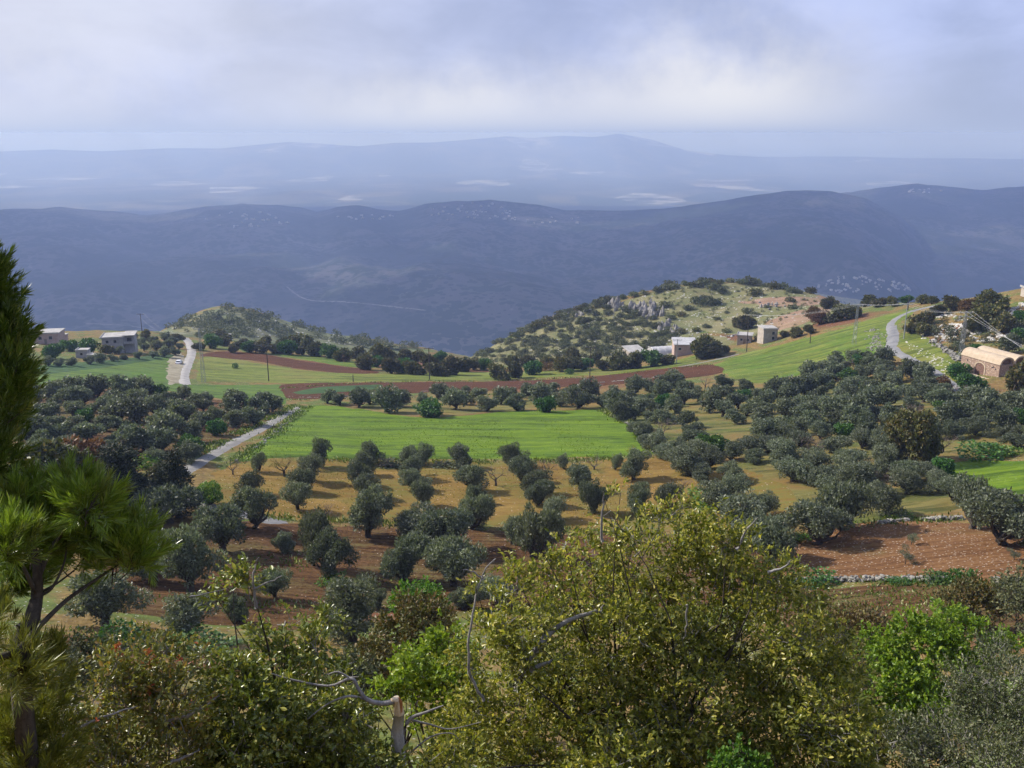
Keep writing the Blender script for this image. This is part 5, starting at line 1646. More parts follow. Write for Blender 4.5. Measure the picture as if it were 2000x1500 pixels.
stone_line('stone_wall', [(1130, 752), (1220, 744), (1330, 732)], 1.0, .2, 160, .3, 'broken line of pale stones in the right half of the red field', 10)
stone_line('stone_wall', [(1370, 668), (1410, 660), (1440, 655)], .5, .6, 120, .25, 'pale field wall between the long house and the small house', 11)


def rubble(name, poly, n, size, label, seed, rmin=200, rmax=600, flat=(1, 1, .7), mat=M_STONE, cat='stones'):
    rng = random.Random(seed); nr = np.random.default_rng(seed)
    xs, ys = [p[0] for p in poly], [p[1] for p in poly]
    P = []
    while len(P) < n:
        x, y = rng.uniform(min(xs), max(xs)), rng.uniform(min(ys), max(ys))
        if inside(np.array(x), np.array(y), poly) and vnoise(np.array(x / 13.), np.array(y / 7.), seed) > .35:
            g = ground(x, y, rmin, rmax); P.append((g.x, g.y, g.z))
    v, tr = stones(nr, np.array(P), nr.uniform(.4, 1.0, n) ** 2 * size, flat)
    tag(link(name, new_mesh(name, v, None, tr), mat), label, cat, kind='stuff')


M_CLIFF = plain_mat('grey_limestone_cliff', (0.17, 0.16, 0.145), (0.32, 0.30, 0.275), 0.5, 0.95, 0.7, 0.1, (1, 1, .3))
rubble('rubble', [(1000, 700), (1100, 650), (1200, 610), (1300, 640), (1440, 650), (1400, 690), (1250, 700)], 700, .75, 'pale boulders among the scrub of the rocky hill flank', 21)
rubble('rubble', [(1200, 592), (1330, 560), (1500, 560), (1640, 585), (1600, 630), (1480, 640), (1350, 640), (1280, 610)], 700, .7, 'pale stones strewn over the dry hill top', 22)
rubble('rubble', [(1790, 620), (1850, 605), (1890, 625), (1985, 600), (2010, 580), (2010, 660), (1930, 668), (1850, 668), (1800, 664)], 900, .75, 'pale rubble covering the rocky slope right of the road', 23)
rubble('rubble', [(1765, 665), (1820, 690), (1870, 715), (1850, 735), (1790, 705)], 260, .45, 'loose white stones on the slope above the vaulted building', 24)
rubble('rubble', [(320, 640), (420, 605), (520, 622), (650, 652), (800, 678), (650, 672), (450, 655)], 420, 1.0, 'pale rocks on the wooded knoll', 25, 450, 800)
rubble('rubble', [(1500, 1060), (1700, 1028), (2010, 1035), (2010, 1128), (1560, 1126)], 900, .13, 'small pale stones littering the orange stony plot', 26, 60, 200)
rubble('rubble', [(420, 920), (1280, 910), (1500, 1000), (1000, 1020), (500, 1004)], 320, .12, 'small pale stones on the ochre orchard floor', 27, 60, 200)


M_CLOD = plain_mat('soil_clod', (0.060, 0.028, 0.012), (0.170, 0.090, 0.042), 2.0, 0.95, 0.5)
rubble('clods', [(320, 1060), (520, 1024), (1000, 1044), (1480, 1056), (1400, 1170), (700, 1195), (340, 1200)], 1500, .17, 'clods of the brown ploughed soil under the nearest olives', 28, 60, 200, (1.3, 1, .6), M_CLOD, 'soil')
rubble('clods', [(1500, 1066), (1700, 1028), (2010, 1035), (2010, 1128), (1560, 1126)], 900, .16, 'clods of the orange stony plot', 29, 60, 200, (1.3, 1, .6), M_CLOD, 'soil')


def outcrop(pix, n, size, label, seed, tall=2.0):
    rng = random.Random(seed); nr = np.random.default_rng(seed)
    P = []
    for _ in range(n):
        x, y = rng.choice(pix); x += rng.gauss(0, 9); y += rng.gauss(0, 4)
        g = ground(x, y, 380, 560); P.append((g.x, g.y, g.z + .3))
    c = np.mean(P, 0)
    v, tr = stones(nr, np.array(P) - c, nr.uniform(.5, 1.2, n) * size, (.8, .8, tall))
    tag(link('rock_outcrop', new_mesh('rock_outcrop', v, None, tr), M_CLIFF, None, tuple(c)), label, 'rocks', kind='stuff')


outcrop([(1190, 596), (1205, 600), (1220, 604), (1240, 602), (1255, 606), (1270, 610), (1280, 616), (1262, 614)], 80, 1.5, 'grey limestone cliff band on the left shoulder of the rocky hill', 31)
outcrop([(1085, 618), (1100, 614), (1120, 612), (1140, 606)], 50, 1.1, 'small grey cliff at the left end of the rocky hill crest', 32, 1.5)
outcrop([(1495, 598), (1505, 600)], 18, 1.0, 'grey rock outcrop on the dry hill top', 33, 1.3)
outcrop([(1300, 640), (1315, 648)], 26, 1.2, 'grey rocks in the scrub below the cliff band', 34, 1.6)


# --- scrub masses too small to count
def scrub_mass(name, poly, n, wpx, label, seed, rmin, rmax, mat):
    rng = random.Random(seed); nr = np.random.default_rng(seed)
    xs, ys = [p[0] for p in poly], [p[1] for p in poly]
    V, Q = [], []
    c = 0; b = 0
    while c < n:
        x, y = rng.uniform(min(xs), max(xs)), rng.uniform(min(ys), max(ys))
        if not inside(np.array(x), np.array(y), poly): continue
        if vnoise(np.array(x / 17.), np.array(y / 9.), seed) < .30: continue
        g = ground(x, y, rmin, rmax)
        s = rng.uniform(.6, 1.3) * wpx / FPX * math.hypot(g.x, g.y) / 2
        bl = [(nr.normal() * .4 * s, nr.normal() * .4 * s, s * nr.uniform(.4, .9), s * .65, s * .65, s * .55) for _ in range(4)]
        v, q = blob_leaves(nr, bl, 130, s * .34, s * .24, .4, .2)
        V.append(v + np.array([g.x, g.y, g.z])); Q.append(q + b); b += len(v); c += 1
    tag(link(name, new_mesh(name, np.concatenate(V), np.concatenate(Q)), mat), label, 'scrub', kind='stuff')


scrub_mass('scrub', [(310, 648), (370, 618), (430, 600), (520, 612), (620, 638), (720, 660), (830, 682), (760, 686), (640, 668), (500, 660), (400, 662)], 260, 15, 'scattered scrub over the wooded knoll', 41, 480, 800, M_SCRUB)
scrub_mass('scrub', [(900, 706), (1000, 664), (1100, 620), (1190, 602), (1300, 640), (1350, 668), (1250, 695), (1050, 712)], 420, 8, 'small scrub between the shrubs of the rocky hill flank', 42, 360, 560, M_SCRUB)
scrub_mass('scrub', [(1200, 600), (1320, 562), (1500, 560), (1640, 590), (1560, 640), (1400, 650), (1290, 620)], 220, 6, 'tiny tufts dotting the dry hill top', 43, 360, 560, M_SCRUB)
scrub_mass('scrub', [(1790, 625), (1850, 610), (1900, 640), (2010, 620), (2010, 690), (1940, 680), (1880, 700), (1840, 680)], 90, 14, 'low scrub between the rocks right of the road', 44, 230, 380, M_SCRUB)


# --- weeds along field margins
def weeds(name, lines, n, hgt, label, seed, rmin=60, rmax=600, mat=M_WEED, spread=.9):
    nr = np.random.default_rng(seed)
    P = []
    for pix in lines:
        w = [ground(px, py, rmin, rmax) for px, py in smooth_line(pix, 6)]
        pts = np.array([(p.x, p.y) for p in w])
        seg = np.r_[0, np.cumsum(np.hypot(*np.diff(pts, axis=0).T))]
        m = max(10, int(n * seg[-1]))
        t = nr.uniform(0, seg[-1], m)
        k = vnoise(t / 4.0, t * 0, seed) > .3
        t = t[k]
        P.append(np.c_[np.interp(t, seg, pts[:, 0]) + nr.normal(0, spread, len(t)), np.interp(t, seg, pts[:, 1]) + nr.normal(0, spread, len(t))])
    P = np.concatenate(P)
    P = np.c_[P, zmesh(P[:, 0], P[:, 1])]
    m = len(P)
    D = nr.normal(size=(m, 3)) * .5 + np.array([0, 0, 1])
    v, q = leaves(nr, P, D, nr.normal(size=(m, 3)), hgt * nr.uniform(.5, 1.4, m), hgt * .4)
    tag(link(name, new_mesh(name, v, q), mat), label, 'weeds', kind='stuff')


weeds('weeds', [[(455, 905), (510, 868), (560, 828), (600, 795)], [(380, 890), (440, 860), (520, 822), (575, 792)]], 34, .55, 'weeds and pale flowers along both sides of the grey lane', 51)
weeds('weeds', [[(640, 900), (800, 903), (1000, 903), (1180, 898), (1280, 892)], [(500, 1010), (620, 1016), (800, 1026), (1000, 1032), (1300, 1044)], [(1175, 800), (1215, 822), (1255, 850), (1278, 888)]], 26, .6, 'weedy margins around the ochre orchard and wheat field', 52)
weeds('weeds', [[(1540, 1058), (1640, 1030), (1760, 1020), (1900, 1014)], [(1500, 1140), (1640, 1142), (1760, 1140), (1900, 1142), (2010, 1146)]], 40, .5, 'weeds along the terrace walls of the orange stony plot', 53)
weeds('weeds', [[(545, 760), (740, 748), (1000, 744), (1200, 732), (1400, 712)], [(560, 782), (760, 778), (1000, 770)]], 8, .6, 'weeds edging the red ploughed field', 54)
weeds('weeds', [[(1520, 1160), (1640, 1168), (1760, 1162), (1880, 1160)], [(1500, 1180), (1600, 1190), (1740, 1186), (1840, 1184)], [(1560, 1206), (1700, 1208), (1800, 1204)]], 46, .4, 'yellowing grass tufts on the strip below the terrace wall', 56, spread=1.3)
weeds('weeds', [[(300, 1170), (420, 1178), (560, 1186), (700, 1196)], [(430, 1262), (300, 1256), (120, 1242)], [(480, 1100), (620, 1096)], [(640, 1150), (760, 1150)]], 30, .45, 'weed patches across the brown ploughed soil', 55, spread=1.6)


M_BLADE = leaf_mat('wheat_blade', (0.052, 0.110, 0.004), (0.125, 0.190, 0.008), (0.20, 0.23, 0.04), 0.05, 0.6, 0.2, 0.3, 0.0)
M_DRYG = leaf_mat('dry_grass_blade', (0.120, 0.105, 0.025), (0.210, 0.170, 0.050), (0.10, 0.13, 0.03), 0.3, 0.7, 0.1, 0.25, 0.0)
weeds('wheat_tufts', [[(500 + (885 - y) * .9, y), (800, y + 2), (1200 + (885 - y) * -.5, y)] for y in (824, 832, 840, 848, 856, 864, 872, 880, 888)], 22, .34, 'uneven taller tufts across the wheat field', 57, mat=M_BLADE, spread=1.6)
weeds('grass_tufts', [[(440, y), (800, y + 6), (1280, y + 6)] for y in (914, 924, 934, 946, 958, 970, 984, 998)], 12, .28, 'dry grass tufts on the ochre orchard floor', 58, mat=M_DRYG, spread=1.6)


# --- far villages
def far_house_mesh(seed):
    r = random.Random(seed)
    mb = MB()
    w_, d_, h_ = r.uniform(9, 14), r.uniform(8, 12), r.uniform(4, 9)
    mb.box(-w_ / 2, w_ / 2, -d_ / 2, d_ / 2, -4, h_)
    mb.box(-w_ / 2 - .4, w_ / 2 + .4, -d_ / 2 - .4, d_ / 2 + .4, h_ + .01, h_ + .5)
    mb.box(w_ * .1, w_ * .35, -d_ * .2, d_ * .2, h_ + .5, h_ + 2.6)
    me = mb.mesh('far_house')
    me.materials.append(M_FARHOUSE); me.materials.append(M_WINDOW)
    return me


FH = [far_house_mesh(i) for i in range(5)]


def village(poly, n, seed, where, band):
    rng = random.Random(seed)
    xs, ys = [p[0] for p in poly], [p[1] for p in poly]
    pts = []
    while len(pts) < n:
        x, y = rng.uniform(min(xs), max(xs)), rng.uniform(min(ys), max(ys))
        if inside(np.array(x), np.array(y), poly): pts.append((x, y))
    LL = lined(pts, band, '{a} pale house from left in the {b} line of ' + where)
    for x, y in pts:
        g = ground(x, y, 2200, 8400)
        s = rng.uniform(.5, 1.0) * min(1.2, math.hypot(g.x, g.y) / 4200)
        tag(link('house', rng.choice(FH), None, None, (g.x, g.y, g.z), rng.uniform(0, 3), s), LL[(x, y)], 'house', 'houses of ' + where)


village([(820, 412), (850, 402), (900, 396), (960, 396), (1030, 430), (980, 436), (860, 430)], 44, 1, 'the ridge-top village', 9)
village([(390, 420), (480, 410), (540, 420), (600, 432), (480, 445), (380, 442)], 30, 2, 'the hazy left hilltop', 9)
village([(620, 424), (700, 416), (790, 424), (760, 430), (640, 430)], 14, 3, 'the saddle of the ridge', 9)
village([(1590, 560), (1640, 540), (1700, 538), (1760, 552), (1790, 568), (1700, 572), (1640, 572)], 70, 4, 'the valley village', 8)
village([(1740, 374), (1800, 368), (1860, 374), (1800, 380)], 14, 5, 'the right ridge crest', 7)
village([(1000, 428), (1120, 420), (1160, 440), (1020, 436)], 10, 6, 'the ridge right of the village', 9)
# ------------------------------------------------------------------ foreground trees on the slope just below the viewer
def shoots(rng, blobs, nshoot, per, L, W, slen, fold=.25, up=.5, spread=.75, shell=.55, droop=0.0):
    """leafy shoots through the outer part of world-space blobs (x, y, z, radius): leaf mesh arrays and the shoots' own axes"""
    B = np.array(blobs, float)
    k = rng.choice(len(B), nshoot, p=B[:, 3] ** 2 / (B[:, 3] ** 2).sum())
    d = unit(rng.normal(size=(nshoot, 3)))
    base = B[k, :3] + d * B[k, 3:4] * (1 - shell * rng.random((nshoot, 1)))
    # shoots gather in sprays with hollows between them
    wl = slen * 2.2
    g_ = np.sin(base[:, 0] / wl * 2.9 + 1.3 * np.sin(base[:, 2] / wl * 2.1)) * np.sin(base[:, 1] / wl * 2.3 + 1.1) + np.sin(base[:, 2] / wl * 3.1 + base[:, 0] / wl * 1.7)
    keep = g_ + rng.normal(size=nshoot) * .45 > -0.45
    base, d = base[keep], d[keep]; nshoot = len(base)
    ax = unit(d * .8 + rng.normal(size=(nshoot, 3)) * .45 + np.array([0, 0, up]))
    ln = slen * rng.uniform(.6, 1.3, nshoot)
    n = nshoot * per
    t = (np.tile(np.arange(per), nshoot) + .5) / per
    A = np.repeat(ax, per, 0); Pb = np.repeat(base, per, 0); LN = np.repeat(ln, per)
    P = Pb + A * (LN * t)[:, None]
    D = unit(A * (.45 + .5 * t)[:, None] + rng.normal(size=(n, 3)) * spread + np.array([0, 0, -droop]))
    N = unit(A * .5 + rng.normal(size=(n, 3)) * .7 + np.array([0, 0, .45]))
    s = rng.uniform(.6, 1.25, n)
    v, q = leaves(rng, P, D, N, L * s, W * s, fold)
    return v, q, base, ax, ln


def px_blobs(lst, rng, dr=1.0):
    out = []
    for px, py, rp, r in lst:
        p = at(px, py, r + rng.uniform(-dr, dr))
        k = (p - Vector((0, 0, CAMZ))).length / FPX
        out.append((p.x, p.y, p.z, rp * k))
    return out


def twig_mesh(base, ax, ln, r, step=1, back=0.6):
    """thin three-sided twigs under the shoots"""
    b, a, l = base[::step], ax[::step], ln[::step, None]
    s = unit(np.cross(a, np.array([.3, .2, .9]))); u = np.cross(a, s)
    st = b - a * l * back
    rings = [st + s * r, st - s * r * .5 + u * r * .87, st - s * r * .5 - u * r * .87]
    tip = b + a * l
    V = np.stack(rings + [tip], 1).reshape(-1, 3)
    n = len(b)
    i = np.arange(n)[:, None] * 4
    T = np.concatenate([i + np.array(t) for t in ((0, 1, 3), (1, 2, 3), (2, 0, 3))], 0)
    return V, T


def fore_shrub(name, label, cat, blobs, leafmat, nshoot, per, L, W, slen, seed, barkmat=M_GREYBARK, twig_r=.006, dr=.8, stem_r=.09, stem_px=None, branches=(), parts_mats=(), clusters=None, **kw):
    rng = np.random.default_rng(seed)
    B = px_blobs(blobs, random.Random(seed), dr)
    c = np.mean([b[:3] for b in B], 0)
    foot = Vector((c[0], c[1], float(zmesh(c[0], c[1])))) if stem_px is None else stem_px
    root = link(name, None, None, None, tuple(foot))
    tag(root, label, cat)
    f = np.array(foot)
    v, q, base, ax, ln = shoots(rng, B, nshoot, per, L, W, slen, **kw)
    lo = link('foliage', new_mesh(name + '_foliage', v - f, q), leafmat, root)
    V, T = twig_mesh(base, ax, ln, twig_r, 2)
    tw = link('twigs', new_mesh(name + '_twigs', V - f, None, T), barkmat, root); tw['kind'] = 'stuff'
    for mt, frac, l2, w2 in parts_mats:
        v, q, *_ = shoots(rng, B, max(8, int(nshoot * frac)), per, l2, w2, slen, **dict(kw, shell=.25))
        link('fresh_tips', new_mesh(name + '_tips', v - f, q), mt, root)['kind'] = 'stuff'
    if clusters:
        cb = px_blobs([(x, y, 9, 8.9 - (y - 1250) * .004) for x, y in clusters[0]], random.Random(3), .05)
        v, q, *_ = shoots(rng, cb, 34, 6, .036, .018, .05)
        link('red_tips', new_mesh(name + '_red', v - f, q), clusters[1], root)['kind'] = 'stuff'
    # limbs from the foot into the crown
    mb = MB()
    fork = f + (c - f) * .35
    mb.tube(limb((0, 0, -.5), fork - f, rng, .05, 4), [stem_r * 1.3, stem_r * 1.1, stem_r, stem_r], 7)
    for b in B:
        e = np.array(b[:3])
        mb.tube(limb(fork - f, e - f, rng, .10, 6), [stem_r * .6 * (1 - u) ** 2.2 + .005 for u in np.linspace(0, 1, 6)], 5, False)
    link('limbs', mb.mesh(name + '_limbs', True), M_BARK, root)
    for pts, r0, r1 in branches:
        mb = MB()
        w_ = [np.array(at(x, y, rr)) - f for x, y, rr in pts]
        sm = [tuple(np.array(p) + rng.normal(size=3) * max(r1, r0 * .35)) for p in smooth_line([tuple(p) for p in w_], 4)]
        mb.tube(sm, list(np.linspace(r0, r1, len(sm))), 7)
        link('branch', mb.mesh(name + '_branch', True), barkmat, root)
    return root


M_YOAK = leaf_mat('glossy_oak_leaf', (0.080, 0.110, 0.014), (0.275, 0.295, 0.045), (0.48, 0.45, 0.09), 0.18, 0.36, 0.5, 0.38, 0.0)
M_TEREB = leaf_mat('terebinth_leaf', (0.085, 0.108, 0.018), (0.240, 0.240, 0.045), (0.32, 0.22, 0.06), 0.10, 0.36, 0.5, 0.25, 0.0)
M_REDTIP = leaf_mat('red_young_leaf', (0.32, 0.085, 0.03), (0.42, 0.17, 0.06), None, 0, 0.4, 0.4, 0.35, 0.0)
M_CATKIN = leaf_mat('yellow_catkin', (0.26, 0.22, 0.035), (0.40, 0.34, 0.06), None, 0, 0.6, 0.2, 0.35, 0.0)
M_LEFTOAK = leaf_mat('left_oak_leaf', (0.075, 0.110, 0.014), (0.235, 0.265, 0.042), (0.36, 0.35, 0.06), 0.14, 0.34, 0.55, 0.22, 0.0)
M_BRIGHT = leaf_mat('spring_green_leaf', (0.100, 0.175, 0.014), (0.225, 0.310, 0.030), (0.32, 0.38, 0.05), 0.12, 0.45, 0.35, 0.38, 0.0)
M_DULL = leaf_mat('dull_oak_leaf', (0.065, 0.075, 0.020), (0.160, 0.145, 0.040), (0.17, 0.12, 0.035), 0.18, 0.5, 0.3, 0.2, 0.0)
M_GREYSH = leaf_mat('greyish_shrub_leaf', (0.052, 0.070, 0.022), (0.125, 0.138, 0.050), (0.20, 0.20, 0.11), 0.12, 0.45, 0.4, 0.2, 0.0)
M_BROWNSH = leaf_mat('brownish_shrub_leaf', (0.085, 0.055, 0.022), (0.170, 0.115, 0.045), (0.20, 0.17, 0.05), 0.2, 0.55, 0.25, 0.2, 0.0)
M_NEEDLE = leaf_mat('pine_needle', (0.100, 0.155, 0.012), (0.260, 0.325, 0.038), (0.24, 0.26, 0.07), 0.06, 0.32, 0.5, 0.25, 0.0)
M_NEEDLED = leaf_mat('dark_pine_needle', (0.040, 0.080, 0.008), (0.120, 0.180, 0.020), (0.30, 0.32, 0.08), 0.05, 0.32, 0.5, 0.22, 0.0)
M_NEEDLEY = leaf_mat('yellowing_pine_needle', (0.085, 0.115, 0.014), (0.215, 0.230, 0.038), None, 0, 0.4, 0.4, 0.25, 0.0)
M_STUB = bark_mat('pale_grey_smooth_bark', (0.26, 0.25, 0.24), (0.50, 0.48, 0.46), 12.0)
M_WOOD = plain_mat('fresh_torn_wood', (0.50, 0.36, 0.20), (0.72, 0.60, 0.42), 14, 0.8, 0.4, 0.2, (1, 1, .15))
M_RUSTWOOD = plain_mat('orange_heartwood', (0.28, 0.11, 0.035), (0.42, 0.20, 0.08), 14, 0.8, 0.4, 0.2, (1, 1, .2))

oak_blobs = [(1180, 975, 13, 12.2), (1212, 962, 14, 12.2), (1262, 985, 18, 12.3), (1330, 988, 14, 12.4), (1402, 1008, 16, 12.5), (1462, 1040, 14, 12.5), (1545, 1102, 14, 12.5), (1590, 1165, 18, 12.5), (1640, 1240, 16, 12.5), (1060, 1078, 14, 11.7), (1104, 1064, 16, 11.9), (1000, 1105, 14, 11.5), (930, 1150, 13, 11.3), (902, 1205, 14, 11.1), (885, 1290, 16, 10.9),
             (1195, 1005, 22, 12.4), (1235, 1028, 36, 12.3), (1295, 1020, 34, 12.5), (1360, 1042, 38, 12.6), (1418, 1066, 36, 12.6), (1150, 1080, 36, 12.2), (1085, 1118, 38, 11.9), (1010, 1152, 36, 11.6), (965, 1195, 40, 11.4),
             (1240, 1110, 80, 12.6), (1340, 1120, 80, 12.8), (1440, 1140, 76, 12.8), (1515, 1150, 54, 12.7), (1130, 1190, 84, 11.9), (1040, 1250, 84, 11.4), (950, 1270, 58, 11.1), (1220, 1240, 94, 12.2), (1330, 1260, 96, 12.5),
             (1450, 1260, 94, 12.6), (1555, 1240, 64, 12.6), (1610, 1310, 66, 12.4), (1110, 1340, 96, 11.2), (990, 1390, 94, 10.7), (1210, 1390, 104, 11.4), (1340, 1400, 104, 11.8), (1480, 1400, 104, 12), (1600, 1410, 86, 12), (1680, 1450, 56, 12),
             (900, 1450, 66, 10.4), (1060, 1490, 90, 10.5), (1200, 1510, 90, 10.8), (1340, 1520, 90, 11), (1480, 1520, 90, 11.2), (1620, 1520, 80, 11.4), (860, 1520, 70, 10.2), (930, 1380, 40, 10.9)]
fore_shrub('oak_tree', 'big glossy yellow-green oak filling the lower middle of the view', 'oak tree', oak_blobs, M_YOAK, 15000, 8, .074, .034, .20, 61, dr=.9, shell=.72,
           branches=(([(1000, 1345, 10.9), (1045, 1270, 11.0), (1090, 1222, 11.3), (1165, 1196, 11.6), (1180, 1180, 11.7)], .060, .012), ([(1040, 1308, 10.5), (1055, 1298, 10.6), (1080, 1285, 10.8)], .04, .015),
                     ([(945, 1368, 9.9), (920, 1322, 9.9), (914, 1260, 9.9), (926, 1180, 10.0), (944, 1120, 10.1), (968, 1090, 10.2)], .020, .006), ([(944, 1130, 10.1), (925, 1118, 10.1), (905, 1112, 10.1)], .012, .005),
                     ([(1440, 1075, 11.2), (1455, 1040, 11.2), (1480, 1010, 11.2)], .02, .005), ([(1500, 1118, 11.3), (1530, 1108, 11.3), (1545, 1095, 11.3)], .02, .006), ([(1175, 1060, 11.0), (1176, 1000, 11.0), (1180, 960, 11.0)], .02, .006),
                     ([(1340, 1180, 11.0), (1342, 1220, 11.0), (1335, 1250, 11.0)], .015, .008)), parts_mats=((M_CATKIN, .07, .035, .02),))
left_oak = [(455, 1118, 18, 10.4), (485, 1135, 20, 10.4), (425, 1170, 14, 10.3), (560, 1215, 26, 10.3), (505, 1240, 18, 10.2), (640, 1215, 22, 10.4), (620, 1265, 38, 10.2), (540, 1300, 46, 10.0), (460, 1330, 46, 9.8), (660, 1320, 40, 10.0), (600, 1360, 76, 9.7), (500, 1390, 80, 9.5), (680, 1400, 56, 9.6),
            (420, 1420, 70, 9.3), (580, 1450, 90, 9.2), (690, 1470, 60, 9.2), (470, 1500, 90, 9.0), (620, 1530, 80, 9.0), (740, 1510, 44, 9.0)]
fore_shrub('oak_shrub', 'leafy yellow-green oak shrub behind the broken branch, lower left of the middle', 'shrub', left_oak, M_LEFTOAK, 4200, 8, .072, .034, .18, 62, dr=.6, shell=.7,
           branches=(([(500, 1190, 9.8), (498, 1160, 9.8), (495, 1120, 9.8), (505, 1090, 9.8)], .02, .006), ([(495, 1150, 9.8), (530, 1135, 9.8), (550, 1125, 9.8)], .012, .005), ([(320, 1410, 8.6), (380, 1390, 8.6), (430, 1358, 8.7)], .022, .006),
                     ([(370, 1165, 9.6), (400, 1160, 9.6), (440, 1150, 9.7)], .008, .004), ([(330, 1490, 8.4), (370, 1475, 8.4), (390, 1465, 8.4)], .02, .006)), parts_mats=((M_CATKIN, .06, .035, .02),))
tere = [(270, 1265, 34, 9.6), (315, 1270, 26, 9.6), (220, 1290, 30, 9.6), (350, 1300, 40, 9.5), (290, 1320, 52, 9.4), (390, 1280, 24, 9.6), (220, 1350, 60, 9.2), (330, 1380, 66, 9.0), (150, 1390, 56, 9.0), (240, 1430, 74, 8.8), (120, 1460, 66, 8.7), (350, 1460, 70, 8.7), (220, 1510, 80, 8.5), (60, 1500, 70, 8.5), (380, 1530, 60, 8.5)]
fore_shrub('terebinth_shrub', 'brownish-green shrub with scattered red young tips at the lower left', 'shrub', tere, M_TEREB, 3200, 8, .055, .028, .16, 63, dr=.6, shell=.7,
           branches=(([(120, 1440, 8.2), (200, 1400, 8.2), (270, 1378, 8.3)], .018, .005), ([(40, 1420, 8.0), (75, 1395, 8.0), (100, 1385, 8.0)], .02, .008)), parts_mats=((M_REDTIP, .012, .045, .022), (M_CATKIN, .05, .035, .02)),
           clusters=([(270, 1246), (226, 1272), (386, 1266), (356, 1296), (292, 1338), (215, 1316), (190, 1406), (250, 1342), (300, 1268)], M_REDTIP))


# --- the broken stem
def broken_tree():
    foot = at(780, 1700, 9.0); foot.z = float(zmesh(foot.x, foot.y))
    root = link('broken_tree', None, None, None, tuple(foot))
    tag(root, 'grey broken stem with pale torn wood and a snapped branch hanging left', 'tree')
    f = np.array(foot)
    P = lambda x, y, r: tuple(np.array(at(x, y, r)) - f)
    mb = MB()
    mb.tube([(0, 0, -.4), P(786, 1560, 8.9), P(778, 1470, 8.9), P(776, 1430, 8.9), P(780, 1392, 8.9)], [.10, .085, .078, .072, .055], 10)
    link('trunk', mb.mesh('stub_trunk', True), M_STUB, root)
    wb = MB(); wb.tube([P(780, 1394, 8.9), P(778, 1382, 8.9), P(772, 1366, 8.88), P(764, 1368, 8.85)], [.058, .056, .050, .02], 8)
    tw_ = link('torn_wood', wb.mesh('torn_wood'), M_WOOD, root)
    ob = MB(); ob.tube([P(783, 1390, 8.87), P(783, 1372, 8.87), P(779, 1362, 8.87)], [.022, .02, .008], 6)
    link('splinter', ob.mesh('splinter'), M_RUSTWOOD, tw_)
    sb = MB()
    sb.tube(smooth_line([P(770, 1370, 8.86), P(745, 1374, 8.85), P(716, 1366, 8.85), P(700, 1345, 8.9), P(685, 1325, 8.95), P(640, 1340, 9.0), P(560, 1325, 9.1), P(530, 1315, 9.1)], 4), list(np.linspace(.032, .006, 29)), 7)
    sb.tube(smooth_line([P(716, 1366, 8.85), P(680, 1360, 8.9), P(640, 1375, 8.9), P(600, 1405, 8.9)], 4), list(np.linspace(.018, .005, 13)), 5)
    sb.tube(smooth_line([P(685, 1325, 8.95), P(660, 1312, 9), P(640, 1318, 9)], 4), list(np.linspace(.012, .005, 9)), 5)
    link('snapped_branch', sb.mesh('snapped_branch', True), M_GREYBARK, root)
    rb = MB()
    rb.tube(smooth_line([P(782, 1440, 8.9), P(800, 1405, 8.9), P(830, 1392, 8.9), P(866, 1378, 8.95)], 4), list(np.linspace(.03, .008, 13)), 6)
    rb.tube(smooth_line([P(800, 1405, 8.9), P(840, 1415, 8.9), P(880, 1424, 8.9), P(940, 1410, 8.95)], 4), list(np.linspace(.014, .004, 13)), 5)
    rb.tube(smooth_line([P(790, 1480, 8.8), P(840, 1440, 8.8), P(880, 1432, 8.8), P(896, 1444, 8.8)], 4), list(np.linspace(.012, .004, 13)), 5)
    rb.tube(smooth_line([P(690, 1500, 8.7), P(720, 1480, 8.7), P(750, 1474, 8.7)], 4), list(np.linspace(.014, .006, 9)), 5)
    link('side_branch', rb.mesh('side_branch', True), M_GREYBARK, root)


broken_tree()

